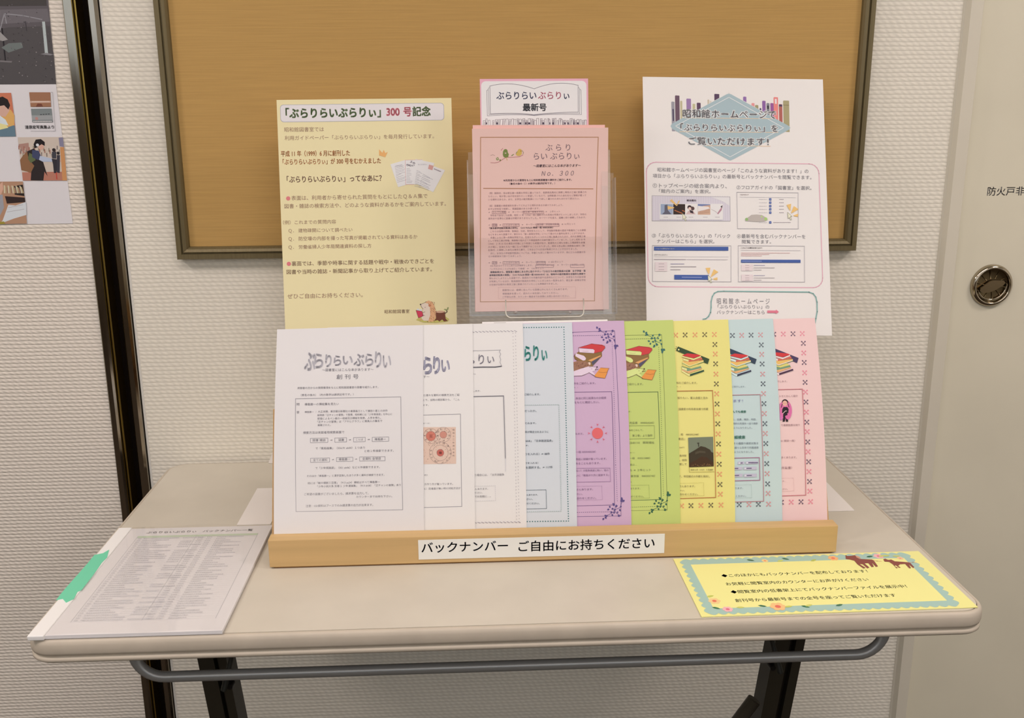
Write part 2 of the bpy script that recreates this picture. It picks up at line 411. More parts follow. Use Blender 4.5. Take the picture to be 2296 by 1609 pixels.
# round rail under the front edge
ry = -.548
pz = lambda px, py, y: hit(px, py, (0, 1, 0), (0, y, 0))
tl0, tl1 = pz(420, 1518, ry), pz(1850, 1466, ry); zt = (tl0.z+tl1.z)/2
el, er = pz(300, 1478, ry), pz(1984, 1428, ry); R = .038
pts = [(el.x, ry, -.026)]
for i in range(9):
    t = math.radians(180+90*i/8); pts.append((el.x+R+R*math.cos(t), ry, zt+R+R*math.sin(t)))
for i in range(9):
    t = math.radians(270+90*i/8); pts.append((er.x-R+R*math.cos(t), ry, zt+R+R*math.sin(t)))
pts.append((er.x, ry, -.026))
tch(tube('shelf_rail', pts, .0072, M_tube, None, 16))
# dark strut behind it
sy_ = -.47
a0, a1, b0, b1 = pz(530, 1503, sy_), pz(558, 1468, sy_), pz(1690, 1433, sy_), pz(1722, 1466, sy_)
tch(tube('cross_strut', [(a0.x-.02, sy_, a0.z-.03), (a1.x, sy_, -.034), (b0.x, sy_, -.034), (b1.x+.02, sy_, b1.z-.03)], .0042, M_legd, None, 10))
ly = -.33
def leg(ptop_l, ptop_r, pbot_l, pbot_r, side):
    a, b, c, d = [pz(*p, ly) for p in (ptop_l, ptop_r, pbot_l, pbot_r)]
    up = ((a+b)-(c+d)); up.normalize(); w = (b.x-a.x)
    top = (a+b)/2; k = (-.028-top.z)/up.z; P1 = top+up*k; k = (FLOOR+.03-top.z)/up.z; P0 = top+up*k
    for nm, x0, x1, y0, y1, m in (('leg', -w/2, w*.06, -.012, .03, M_leg if side > 0 else M_legd), ('leg', w*.06, w*.16, 0, .03, mat((8, 8, 4), .6)), ('leg', w*.16, w/2, -.012, .03, M_leg if side < 0 else M_legd)):
        if nm != 'leg': continue
    # a channel-section column: two flanges and a recessed web
    bm = bmesh.new()
    for x0, x1, y0 in ((-w/2, w*.05 if side > 0 else -w*.0, -.014), (w*.05 if side > 0 else 0, w*.2, 0), (w*.2, w/2, -.014)):
        v = []
        for P, yy in ((P0, 0), (P1, 0)):
            v += [bm.verts.new((P.x+x0, ly+y0, P.z)), bm.verts.new((P.x+x1, ly+y0, P.z)), bm.verts.new((P.x+x1, ly+.03, P.z)), bm.verts.new((P.x+x0, ly+.03, P.z))]
        for f in ((0, 1, 5, 4), (1, 2, 6, 5), (2, 3, 7, 6), (3, 0, 4, 7), (3, 2, 1, 0), (4, 5, 6, 7)): bm.faces.new([v[i] for i in f])
    col = tch(bm_obj('leg', bm, M_leg))
    tch(box('leg_bracket', (P1.x-.055, ly-.05, -.0335), (P1.x+.055, ly+.09, -.0272), M_legd, None, .001))
    tch(box('foot', (P0.x-.022, TY0+.05, FLOOR), (P0.x+.022, TY1-.03, FLOOR+.03), M_leg, None, .006))
    return P0, P1
lP = leg((450, 1476), (514, 1474), (475, 1600), (540, 1600), 1)
rP = leg((1731, 1438), (1797, 1434), (1700, 1600), (1763, 1600), -1)
for px, py in ((517, 1535), (1731, 1493)):
    q = pz(px, py, ly-.02)
    bm = bmesh.new(); bmesh.ops.create_cone(bm, cap_ends=True, segments=16, radius1=.006, radius2=.0045, depth=.012, matrix=Matrix.Translation(q) @ Matrix.Rotation(math.radians(90), 4, 'X'))
    tch(bm_obj('bolt', bm, mat((12, 10, 8), .4)))
# brace of the right leg, and its twin
k0, k1 = pz(1695, 1580, ly-.02), pz(1640, 1660, ly-.02)
tch(tube('leg_brace', [(k0.x, ly-.01, k0.z+.003), (k0.x-.09, ly-.01, k0.z-.14)], .011, mat((74, 66, 54), .45), None, 12))
k2 = pz(512, 1650, ly-.02)
tch(tube('leg_brace', [(k2.x+.02, ly-.01, k0.z-.01), (k2.x+.11, ly-.01, k0.z-.15)], .011, mat((74, 66, 54), .45), None, 12))

# ------------------------------------------------------------------ wooden newsletter stand
T22 = math.radians(22); NS = Vector((0, -math.cos(T22), math.sin(T22))); VS = Vector((0, math.sin(T22), math.cos(T22)))
RZ = .0432; SY = -.4215                     # rail top, back edge of the rail
def wood(rgb, scale=(3, 90, 90)): return noisy(rgb, .5, .06, scale, .1, .3, 0, .0004, 4)
M_wood = wood((194, 155, 104)); M_wood2 = wood((196, 152, 104), (90, 90, 3))
stand = empty('display_stand', (.066, -.40, 0)); tag(stand, 'light wooden leaning display stand with front rail holding the row of newsletters', 'display stand')
SI = Matrix.Translation(-Vector(stand.location))
def sch(o): o.parent = stand; o.matrix_parent_inverse = SI; return o
xl, xr = hit(600, 1211, (0, 1, 0), (0, -.443, 0)).x, hit(1880, 1177, (0, 1, 0), (0, -.443, 0)).x
sch(box('front_rail', (xl, -.443, .0022), (xr, SY, RZ), M_wood, None, .0012))
sch(box('base_board', (xl+.006, -.4415, .0004), (xr-.006, -.30, .0022), wood((120, 84, 50))))
BP = Vector((0, SY, RZ)) - NS*.0165        # face of the back panel
bl_ = hit(609.5, 1190, NS, BP); tl_ = hit(612, 917, NS, BP); br_ = hit(1853, 1160, NS, BP); tr_ = hit(1846, 891, NS, BP)
ht = ((tl_-BP).dot(VS)+(tr_-BP).dot(VS))/2
Mb = Matrix(((1, 0, 0, 0), (0, VS.y, NS.y, BP.y), (0, VS.z, NS.z, BP.z), (0, 0, 0, 1)))
sch(box('back_panel', ((bl_.x+tl_.x)/2, -.040, -.009), ((br_.x+tr_.x)/2, ht, 0), M_wood2, None, .001, Mb))
sch(box('rear_strut', (.02, -.352, .0022), (.11, -.338, .15), M_wood2, None, .002))

# label strip on the rail
D = C(920, 1170, 3.827)
st = Sheet('label_strip', (0, -1, 0), (0, -.4437, 0), .346, .0295, D(72, 322), D(2188, 265), m=mat((226, 216, 204)), thick=.0005, nv=2)
q0, q1 = st.uv(*D(72, 322)), st.uv(*D(2188, 265))
st.text('バックナンバー', *D(95, 222), D(838, 0)[0], (52, 64, 84), w=.012, res=4)
st.text('ご自由にお持ちください', *D(928, 210), D(2095, 0)[0], (52, 64, 84), w=.012, res=4)
tag(st.finish(), 'long white paper label with dark handwriting style lettering on the stand front rail', 'label')

# ------------------------------------------------------------------ the nine newsletters
GRY = (118, 110, 116); INK = (104, 97, 104)
def bow(u, v):
    return .0095*math.sin(math.pi*min(1, max(0, v/.3)))
PAPW = (223, 212, 205)
def newsletter(k, xbr, ybr, xtr, ytr, rgb, w=.21):
    # k = place in the row, 0 in front; the foot sits in the slot behind the rail
    p0 = Vector((0, SY, RZ)) - NS*(.0006+.0015*k)
    br = hit(xbr, ybr, NS, p0); tr = hit(xtr, ytr, NS, p0)
    V = (tr-br).normalized(); U = V.cross(NS).normalized()
    hv = (tr-br).length; h = .298 if k else .2975
    org = tr - V*h - U*w
    return Sheet('newsletter', NS, p0, w, h, origin=org, U=U, bendfn=bow, m=mat(rgb, .7, 0, .2), thick=.0007, nv=26, skew=V.x+(.0138 if k == 0 else .011))
def foot_box(s, lines, X, w1, rgb=GRY):
    for (t, x0, y, x1) in lines: s.text(t, x0, y, x1, rgb)
def vdots(s, x0, y0, x1, y1, n, r, rgb, ry=None):
    for i in range(n):
        t = i/(n-1); s.disc(x0+(x1-x0)*t, y0+(y1-y0)*t, r, rgb, ry, 6)
D1, D2 = C(600, 720, 6.378), C(600, 950, 5.958)
# first: plain white, grey warped heading
s = newsletter(0, 951, 1190, 948.5, 728.5, (217, 206, 200))
for ch, x0, y0, x1, y1 in (('ぶ', 520, 440, 690, 708), ('ら', 660, 455, 800, 672), ('り', 822, 470, 918, 658), ('ら', 942, 485, 1056, 636), ('い', 1072, 492, 1220, 620),
                           ('ぶ', 1228, 462, 1386, 640), ('ら', 1392, 458, 1516, 642), ('り', 1532, 428, 1630, 668), ('い', 1646, 482, 1768, 668)):
    a, b = D1(x0, y0), D1(x1, y1); s.glyph(ch, a[0], a[1], b[0], b[1], (174, 166, 170), .034)
TL = [('～図書室にはこんな本があります～', D1, 780, 697, 1515), ('創 刊 号', D1, 985, 795, 1300), ('来館者の方からの質問事項をもとに昭和館図書室の図書を紹介します。', D1, 425, 955, 1585),
      ('（書名の後の）（内の数字は請求記号です。）', D1, 475, 1055, 1230), ('問', D1, 415, 1188, 455), ('樺島勝一の挿絵集を見たい', D1, 530, 1188, 1020), ('答', D1, 415, 1300, 455),
      ('樺島勝一', D1, 530, 1298, 660), ('：大正末期、東京朝日新聞社の専属画工として織田小星との共作', D1, 690, 1292, 1715), ('絵物語「正チャンの冒険」で登場、昭和期には「少年倶楽部」を中心に', D1, 712, 1342, 1780),
      ('密描によるペン画の一枚絵及び挿絵を発表、人気を得た。', D1, 712, 1392, 1620), ('「正チャンの冒険」は「アサヒグラフ」に東風人の筆名で', D1, 712, 1438, 1640), ('連載された。', D1, 715, 1485, 905),
      ('検索方法は来館者用検索画面で', D2, 475, 118, 1025), ('図書 雑誌', D2, 602, 219, 775), ('⇒', D2, 838, 217, 870), ('図書', D2, 950, 214, 1022), ('⇒', D2, 1085, 212, 1118), ('ことば', D2, 1180, 209, 1275), ('⇒', D2, 1335, 208, 1370), ('樺島勝一', D2, 1430, 206, 1580),
      ('で「風船画集」（556.91 ah00）１つあり', D2, 640, 327, 1300), ('と他１件検索できます。', D2, 1295, 362, 1685), ('全ての資料', D2, 608, 484, 798), ('⇒', D2, 860, 477, 890), ('樺島勝一', D2, 950, 474, 1105), ('⇒', D2, 1170, 470, 1200), ('全資料 全項目', D2, 1265, 466, 1510),
      ('で「少年倶楽部」（051 ah06）など６件検索できます。', D2, 638, 590, 1500), ('そのほか「樺島勝一」と漢字変換したほうが多く資料が検索できます。', D2, 525, 697, 1560), ('他には「敵中横断三百里」（913 ya24）挿絵はすべて樺島勝一', D2, 535, 792, 1500),
      ('「少年小説大系 別巻１ 少年漫画集」（913 sh08）「正チャンの冒険」あり', D2, 665, 835, 1780), ('ご希望の図書がございましたら、請求票を出力して、', D2, 490, 940, 1350), ('カウンターまでお持ち下さい。', D2, 1185, 974, 1665), ('注意：CD資料はブースでのみ請求票の出力が出来ます。', D2, 510, 1097, 1410)]
for t, M_, x0, y, x1 in TL:
    s.text(t, *M_(x0, y), M_(x1, 0)[0], INK, w=.006)
s.line([D1(400, 1105), D1(1905, 1080), D2(1805, 1145), D2(380, 1170)], 1.0, (150, 142, 145), True)
for x0, y0, x1, y1 in ((572, 190, 805, 248), (898, 185, 1055, 242), (1148, 180, 1305, 237), (1398, 175, 1618, 232), (575, 455, 828, 510), (920, 447, 1140, 500), (1230, 438, 1570, 492)):
    s.line(D2((x0, y0+3), (x1, y0-2), (x1, y1-2), (x0, y1+3)), .8, (140, 132, 136), True)
tag(s.finish(), 'plain white newsletter with grey warped heading, foremost and leftmost on the wooden stand', 'newsletter', 'newsletters in a row on the stand')
# second: white, outlined heading end, round peach picture
D1, D2 = C(930, 720, 6.205), C(930, 930, 5.549)
s = newsletter(1, 1065.5, 1187.5, 1059.5, 725.5, (222, 211, 203))
for ch, x0, y0, x1, y1 in (('ら', 118, 490, 240, 740), ('り', 255, 485, 352, 736), ('い', 370, 535, 486, 706)):
    a, b = D1(x0, y0), D1(x1, y1); s.glyph(ch, a[0], a[1], b[0], b[1], (112, 106, 130), .045); s.glyph(ch, a[0]+1.2, a[1]+1.4, b[0]-1.2, b[1]-1.4, (172, 166, 182), .012)
for t, M_, x0, y, x1 in (('す～', D1, 120, 772, 205), ('た様々な資料の検索方法をご紹', D1, 120, 1030, 620), ('とで、当時の雑誌等から、「こん', D1, 115, 1095, 625), ('ます。', D1, 115, 1166, 195), ('オー６）', D1, 115, 1420, 210),
                         ('約）', D2, 118, 748, 160), ('方作り方が載っています。', D2, 118, 862, 475), ('６）防毒面が無い時の対処方法が', D2, 118, 918, 570)):
    s.text(t, *M_(x0, y), M_(x1, 0)[0], INK, w=.004)
s.line([D1(60, 1306), D1(635, 1290), D2(585, 1138), D2(60, 1152)], 1.1, (142, 134, 138))
s.grid(D2(90, 612), D2(515, 606), D2(510, 150), D2(90, 152), (214, 180, 160))
def ringc(s, x, y, r, w, rgb, n=22): s.line([(x+r*math.cos(6.2832*i/n), y+r*math.sin(6.2832*i/n)) for i in range(n)], w, rgb, True)
rnd = random.Random(7)
for x, y, r, c in ((200, 262, 62, (196, 110, 92)), (355, 245, 42, (196, 130, 112)), (318, 470, 45, (190, 96, 84))): s.disc(*D2(x, y), r/5.549, c)
for x, y, r in ((200, 262, 95), (355, 245, 95), (318, 470, 140), (318, 470, 100), (200, 262, 62), (355, 245, 45), (318, 470, 45)): ringc(s, *D2(x, y), r/5.549*.98, .7, (150, 120, 110))
for x, y, r, n in ((318, 470, 122, 15), (355, 245, 72, 9), (200, 262, 78, 8)):
    for i in range(n):
        t = 6.28*i/n+rnd.random()*.3; s.text(rnd.choice('ノメヨイハンヤヒ'), *D2(x+r*math.cos(t)-12, y+r*math.sin(t)), D2(x+r*math.cos(t)+14, 0)[0], (70, 50, 52), w=.01)
for i in range(9): s.text('昭和十二年用の本約'[i], *D2(470, 185+i*40), D2(494, 0)[0], (130, 100, 90))
for i in range(90):
    x, y = rnd.uniform(112, 460), rnd.uniform(160, 600); s.disc(*D2(x, y), rnd.uniform(.3, .8), rnd.choice([(150, 96, 80), (120, 90, 86), (228, 204, 184), (198, 120, 96)]), None, 5)
s.text('三', *D2(180, 262), D2(222, 0)[0], (130, 60, 54), w=.01); s.text('樂', *D2(300, 470), D2(338, 0)[0], (120, 50, 50), w=.01)
tag(s.finish(), 'white newsletter strip with outlined heading end and peach round dial picture, second from left', 'newsletter', 'newsletters in a row on the stand')
# third: white with double dotted border
s = newsletter(2, 1181, 1185.5, 1172, 722.8, (221, 210, 202))
B_ = (150, 140, 146)
a, b, c = D1(808, 148), D1(1400, 136), D2(1298, 1330)
for i in range(13):
    t = i/12; x, y = a[0]+(b[0]-a[0])*t, a[1]+(b[1]-a[1])*t; s.line([(x-2.6, y-1), (x, y-.6)], 1.1, B_); s.line([(x+.8, y+.6), (x+2.8, y+1)], 1.3, B_)
for i in range(59):
    t = i/58; x, y = b[0]+(c[0]-b[0])*t, b[1]+4+(c[1]-b[1]-4)*t; s.disc(x+.2, y, .85, B_, None, 6); s.disc(x-5.4, y+1.2, .85, B_, None, 6)
a = D2(752, 1338); 
for i in range(13):
    t = i/12; x, y = a[0]+(c[0]-a[0])*t, a[1]+(c[1]-a[1])*t; s.line([(x-2.6, y-.8), (x, y-.4)], 1.1, B_); s.line([(x+.8, y+.5), (x+2.8, y+1)], 1.3, B_)
for ch, x0, y0, x1, y1 in (('ら', 720, 500, 832, 596), ('り', 888, 462, 962, 595), ('い', 1012, 488, 1104, 580)):
    p, q = D1(x0, y0), D1(x1, y1); s.glyph(ch, p[0], p[1], q[0], q[1], (88, 82, 96), .006)
s.line(D1((740, 408), (1000, 404), (1190, 398)), .9, (178, 170, 170))
s.line(D1((1192, 398), (1176, 425), (1196, 455), (1180, 490), (1196, 530), (1186, 570), (1208, 625)), .9, (150, 142, 146))
s.line(D1((740, 642), (950, 636), (1120, 636), (1205, 624)), 2.0, (84, 80, 88))
for t, M_, x0, y, x1 in (('～', D1, 815, 735, 850), ('します。', D1, 812, 968, 915), ('う場合には、「太平洋戦争', D2, 745, 747, 1112), ('んあります。', D2, 748, 920, 912), ('ださい。', D2, 745, 967, 842), ('でお気軽に…。', D2, 745, 1014, 945)):
    s.text(t, *M_(x0, y), M_(x1, 0)[0], INK, w=.004)
s.line([D1(760, 1047), D1(1235, 1036), D2(1127, 540)], 1.5, (118, 112, 118)); s.line(D2((1127, 540), (1130, 700)), .9, (190, 182, 184))
s.line(D2((700, 885), (1000, 878), (1004, 1062), (700, 1072)), .8, (185, 176, 178), False, (2, 2))
tag(s.finish(), 'white newsletter strip with double dotted border and torn banner heading, third from left', 'newsletter', 'newsletters in a row on the stand')
# fourth: pale grey-blue with teal dots
s = newsletter(3, 1294, 1182.5, 1282.5, 722.4, (203, 201, 201))
TE = (52, 104, 104)
a, b, c, d = D1(1520, 88), D1(2075, 82), D2(1912, 1318), D2(1400, 1325)
vdots(s, a[0], a[1], b[0], b[1], 17, 1.45, TE); vdots(s, b[0], b[1]+5.5, c[0], c[1], 79, 1.3, TE); vdots(s, d[0], d[1], c[0]-5, c[1], 16, 1.35, TE)
for ch, x0, y0, x1, y1 in (('ら', 1528, 342, 1612, 552), ('り', 1650, 335, 1722, 550), ('ぃ', 1766, 400, 1842, 545)):
    p, q = D1(x0, y0), D1(x1, y1); s.glyph(ch, p[0], p[1], q[0], q[1], (44, 126, 116), .03)
for t, M_, x0, y, x1 in (('ご紹介します。', D1, 1525, 1018, 1745), ('だったか。', D1, 1528, 1248, 1690), ('てみます。', D2, 1368, 103, 1510), ('料が限定されるように', D2, 1372, 212, 1665), ('NHK」「日本放送協会」', D2, 1372, 323, 1715), ('す。', D2, 1378, 380, 1418),
                         ('りを入れる）⇒ 88件', D2, 1375, 487, 1680), ('りを入れる）', D2, 1378, 598, 1535), ('を選択する。⇒ 117件', D2, 1380, 654, 1715), ('んあります。', D2, 1390, 994, 1532), ('さい。', D2, 1390, 1047, 1468), ('せください。', D2, 1390, 1101, 1552)):
    s.text(t, *M_(x0, y), M_(x1, 0)[0], (70, 82, 96), w=.008)
s.line([D1(1525, 1165), D1(2004, 1158), D2(1822, 1195), D2(1395, 1204)], 1.6, (172, 178, 174), False, (3, 1.6))
s.line(D2((1385, 934), (1632, 930), (1640, 1162), (1388, 1168)), 1.1, (78, 90, 100), False, (2.2, .8))
tag(s.finish(), 'pale grey blue newsletter strip with teal dotted border, fourth from left', 'newsletter', 'newsletters in a row on the stand')
# ivy leaves, book pile and sleeping hedgehog drawing shared by the purple and the green issue
def ivy(s, P, rgb, flip=False):
    # P maps crop pts; cluster drawn round (0,0)=corner; units are crop px
    g = -1 if flip else 1
    def leaf(x, y, a, L=34):
        a = math.radians(a)*g; pts = []
        for t, w in ((0, 0), (.25, .32), (.55, .36), (.8, .2), (1, 0), (.8, -.2), (.55, -.36), (.25, -.32)):
            pts.append((x+L*(t*math.cos(a)-w*math.sin(a)), g*y+L*(t*math.sin(a)+w*math.cos(a))))
        s.poly([P(*p) for p in (pts if not flip else pts[::-1])], rgb)
    for x, y, a, L in ((-225, -25, -110, 36), (-212, -12, -45, 36), (-205, -8, 20, 36), (-190, 0, 160, 30), (-120, 25, -60, 32), (-110, 40, 150, 36), (-95, 30, 60, 30), (-40, 10, -40, 34), (-48, 35, 70, 28),
                       (-150, 90, -160, 34), (-140, 105, 110, 32), (-125, 88, 20, 34), (-100, 130, 60, 36), (-70, 130, 10, 30), (-85, 150, 150, 32), (-60, 110, 100, 34), (-75, 95, -100, 30), (-20, 90, -60, 34), (-5, 110, 70, 30),
                       (12, 180, 110, 38), (20, 185, 40, 40), (30, 205, 150, 36), (15, 215, 100, 34)):
        leaf(x, y, a, L)
    cv = [(-205, 0), (-150, 20), (-90, 55), (-78, 100), (-60, 150)]; s.line([P(x, g*y) for x, y in cv], .8, rgb)
    cv = [(0, 0), (-50, 30), (-95, 80), (-60, 90), (-10, 110), (20, 200)]; s.line([P(x, g*y) for x, y in cv], .8, rgb)
def pile(s, P, paper):
    K = (96, 60, 52)
    s.poly([P(*p) for p in ((120, 490), (165, 455), (380, 480), (465, 450), (470, 520), (330, 668), (200, 620), (110, 560), (100, 520))], (132, 98, 56))
    s.poly([P(*p) for p in ((158, 408), (335, 355), (470, 368), (505, 385), (510, 410), (470, 458), (365, 482), (370, 440), (350, 425))], (196, 58, 60))
    s.poly([P(*p) for p in ((160, 420), (350, 428), (372, 445), (362, 482), (170, 470))], paper)
    s.poly([P(*p) for p in ((120, 480), (230, 515), (258, 545), (250, 572), (220, 578), (118, 520))], paper)
    s.poly([P(*p) for p in ((285, 575), (450, 508), (455, 520), (330, 590))], (214, 150, 90))
    s.poly([P(*p) for p in ((330, 592), (450, 525), (400, 590), (345, 640))], (78, 74, 92))
    s.line([P(*p) for p in ((158, 408), (335, 355), (505, 385), (510, 410), (470, 458), (365, 482), (170, 470))], .7, K, True)
    s.line([P(*p) for p in ((120, 480), (100, 520), (118, 560), (200, 600))], .7, K)
    s.line([P(*p) for p in ((215, 450), (250, 455), (290, 452))], .6, (170, 120, 110))
    # hedgehog lying on its front
    s.poly([P(*p) for p in ((85, 600), (150, 580), (260, 590), (320, 625), (300, 660), (200, 680), (90, 720))], (150, 104, 82))
    rr = random.Random(3)
    for i in range(26):
        x, y = rr.uniform(95, 290), rr.uniform(600, 670); s.line([P(x, y), P(x-14, y+12)], .6, (96, 58, 48))
    s.poly([P(*p) for p in ((90, 720), (200, 682), (290, 655), (340, 655), (400, 670), (372, 715), (340, 720), (390, 780), (300, 740), (270, 755), (200, 780), (92, 782))], paper)
    s.line([P(*p) for p in ((90, 782), (200, 778), (268, 752), (300, 735))], .8, K); s.line([P(*p) for p in ((300, 735), (350, 770), (385, 790))], .8, K)
    s.line([P(*p) for p in ((300, 665), (345, 658), (405, 668), (375, 700), (420, 690))], .7, K)
    s.disc(*P(404, 662), 1.5, (40, 30, 36)); s.disc(*P(335, 688), .7, (90, 50, 60))
    s.poly([P(*p) for p in ((285, 600), (310, 596), (322, 612), (318, 640), (295, 630))], (222, 190, 170)); s.line([P(*p) for p in ((285, 600), (310, 596), (322, 612), (318, 640))], .7, K)
    s.poly([P(*p) for p in ((450, 672), (562, 680), (545, 710), (535, 745), (508, 812), (385, 790), (370, 775))], (222, 140, 66))
    s.line([P(*p) for p in ((450, 672), (562, 680), (545, 710), (535, 745), (508, 812), (375, 795))], .7, (120, 70, 50)); s.line([P(*p) for p in ((425, 728), (480, 738), (540, 730))], .6, (120, 70, 50))
# fifth: purple
D1, D2 = C(1270, 710, 5.887), C(1270, 940, 5.887)
s = newsletter(4, 1416, 1180, 1399, 718.5, (199, 163, 184)); PU = (94, 72, 116)
s.line([D1(-40, 208), D1(635, 184), D1(640, 260), D2(706, 330), D2(720, 1272), D2(60, 1284)], .9, PU)
s.line([D1(-40, 252), D1(520, 242)], 1.1, PU, False, (2.4, 2)); s.line([D1(602, 330), D2(650, 600), D2(672, 1085)], 1.2, PU, False, (1.6, 3)); s.line([D2(60, 1228), D2(600, 1218)], 1.1, PU, False, (2.4, 2))
s.line([D1(20, 996), D1(598, 987), D2(636, 1128), D2(60, 1142)], 1.2, (112, 82, 120))
ivy(s, lambda x, y: D1(635+x, 184+y), (88, 72, 120)); ivy(s, lambda x, y: D2(718+x, 1272+y), (88, 72, 120), True)
s.disc(*D1(80, 208), 1.5, PU); pile(s, D1, (221, 194, 204))
for t, M_, x0, y, x1 in (('料をご紹介します。', D1, 95, 880, 385), ('す。）', D1, 98, 934, 150), ('本当に同じ結果なのか経緯', D1, 122, 1075, 525), ('をもとに確認したい。', D1, 105, 1130, 435), ('みます。', D2, 115, 190, 225), ('一般 000040058）', D2, 122, 430, 385),
                         ('表紙に詳細が載っています。', D2, 122, 525, 530), ('あることもあります。', D2, 122, 582, 445), ('ない）の戦争美談に拘い、総の', D2, 128, 677, 555), ('いに「戦風が六方に放射する」', D2, 128, 740, 560), ('さんあります。', D2, 132, 925, 350), ('さい。', D2, 135, 985, 212), ('合わせください。', D2, 136, 1040, 392)):
    s.text(t, *M_(x0, y), M_(x1, 0)[0], (110, 78, 112), w=.004)
s.line(D2((60, 645), (575, 640), (582, 818), (60, 828)), .8, (150, 112, 146)); s.line(D2((60, 882), (466, 876), (474, 1058), (60, 1066)), .8, (160, 124, 154), False, (1.5, 1.5))
s.disc(*D2(410, 182), 12.4, (218, 98, 98), None, 20)
for i in range(8):
    t = math.radians(45*i); x, y = 410+112*math.cos(t), 182+112*math.sin(t); c_, n_ = math.cos(t), math.sin(t)
    s.poly([D2(x-18*c_, y-18*n_), D2(x+16*c_-14*n_, y+16*n_+14*c_), D2(x+6*c_, y+6*n_), D2(x+16*c_+14*n_, y+16*n_-14*c_)], (206, 92, 112))
tag(s.finish(), 'purple newsletter strip with hedgehog and book pile drawing and red sun, fifth from left', 'newsletter', 'newsletters in a row on the stand')
# sixth: green
s = newsletter(5, 1526, 1177.5, 1509, 717, (190, 197, 112)); GR = (84, 106, 62); GL_ = (56, 100, 92)
s.line([D1(640, 246), D1(1255, 236), D1(1262, 320), D2(1312, 400), D2(1330, 1194), D2(700, 1208)], .9, (122, 130, 70))
s.line([D1(640, 298), D1(1130, 288)], 1.1, GR, False, (2.4, 2)); s.line([D1(1217, 400), D2(1262, 500), D2(1282, 1005)], 1.2, GR, False, (1.6, 3)); s.line([D2(740, 1160), D2(1200, 1148)], 1.1, GR, False, (2.4, 2))
s.line([D1(700, 1000), D1(1208, 990), D2(1250, 1056), D2(740, 1070)], 1.3, GR)
ivy(s, lambda x, y: D1(1253+x, 236+y), GL_); ivy(s, lambda x, y: D2(1328+x, 1194+y), (52, 92, 66), True)
pile(s, lambda x, y: D1(622+x*1.0, 38+y*.98), (208, 212, 130))
for t, M_, x0, y, x1 in (('ご紹介します。', D1, 795, 890, 1012), ('す。', D1, 818, 1250, 858), ('児童書　000024205）', D1, 830, 1400, 1155), ('体をこわして。', D2, 820, 143, 1012), ('第２巻』より抜粋', D2, 870, 214, 1135), ('（Sh81/10　開架福祉', D2, 830, 308, 1160), ('Sh8（１）', D2, 832, 438, 902),
                         ('一般　000215880）', D2, 835, 512, 1105), ('合は…', D2, 838, 598, 928), ('ら ⇒ ２件ヒット', D2, 840, 670, 1115), ('東京版　000202742）', D2, 848, 748, 1170), ('で', D2, 842, 828, 862), ('あります。', D2, 840, 912, 975), ('せください。', D2, 848, 1017, 1018)):
    s.text(t, *M_(x0, y), M_(x1, 0)[0], (96, 102, 62), w=.006)
s.line(D2((740, 84), (1160, 78), (1163, 250), (740, 258)), .8, (150, 156, 90)); s.line(D2((740, 872), (1088, 864), (1096, 1036), (740, 1046)), .8, (140, 148, 84), False, (1.5, 1.5))
tag(s.finish(), 'lime green newsletter strip with book pile drawing, sixth from left', 'newsletter', 'newsletters in a row on the stand')
# crossed spoons border and the slanting book tower of the last three issues
def xmark(s, x, y, rgb, r=5.2):
    for a in (45, 135):
        t = math.radians(a); dx, dy = r*math.cos(t), r*math.sin(t)*1.05
        s.line([(x-dx, y-dy), (x+dx, y+dy)], 1.2, rgb)
        for g in (1, -1): s.disc(x+g*dx, y+g*dy, 1.75, rgb, None, 6)
def xborder(s, top, ytop, col, bot, ybot, x0, x1, dark, red, first=1):
    for i, x in enumerate(top[::-1]): xmark(s, x, ytop[0]+(ytop[1]-ytop[0])*i/3, red if i % 2 == 0 else dark)
    for i, y in enumerate(col): xmark(s, x0+(x1-x0)*(y-col[0])/(col[-1]-col[0]), y, dark if i % 2 == 0 else red)
    for i, x in enumerate(bot[::-1]): xmark(s, x, ybot+.5*(i+1), red if i % 2 == 0 else dark)
def tower(s, P, paper, bar, base):
    Q = lambda *p: [P(*q) for q in p]
    s.poly(Q((120, 402), (545, 572), (525, 640), (95, 458)), bar); s.disc(*P(130, 445), 1.9, paper); s.line(Q((75, 425), (112, 438)), .6, bar); s.line(Q((95, 400), (112, 430)), .6, bar)
    s.poly(Q((170, 720), (275, 785), (470, 725), (468, 748), (275, 806), (172, 745)), paper); s.poly(Q((170, 722), (275, 780), (470, 718), (475, 742), (278, 806), (285, 785)), base)
    s.poly(Q((180, 700), (240, 720), (440, 690), (445, 705), (270, 765), (175, 728)), (222, 164, 110))
    s.poly(Q((170, 672), (230, 695), (425, 662), (440, 695), (245, 738), (175, 712)), (112, 142, 110)); s.poly(Q((172, 680), (240, 705), (242, 732), (176, 708)), paper)
    s.poly(Q((190, 640), (380, 640), (425, 668), (300, 702), (175, 668)), (214, 196, 108))
    s.poly(Q((185, 600), (300, 640), (465, 590), (468, 612), (275, 678), (180, 640)), paper); s.poly(Q((270, 612), (465, 585), (465, 600), (275, 662), (180, 612), (190, 600)), (226, 176, 96)); s.line(Q((180, 630), (275, 678), (468, 612)), 1.2, (104, 120, 60))
    s.poly(Q((190, 560), (260, 590), (440, 550), (452, 580), (262, 612), (195, 590)), (202, 100, 78)); s.poly(Q((190, 562), (262, 588), (264, 610), (195, 590)), paper)
    s.poly(Q((175, 530), (330, 568), (430, 530), (432, 550), (330, 590), (178, 548)), paper)
    s.poly(Q((175, 524), (245, 496), (400, 512), (432, 528), (330, 560)), (202, 54, 56)); s.line(Q((178, 548), (330, 590), (432, 550)), .7, (150, 60, 50))
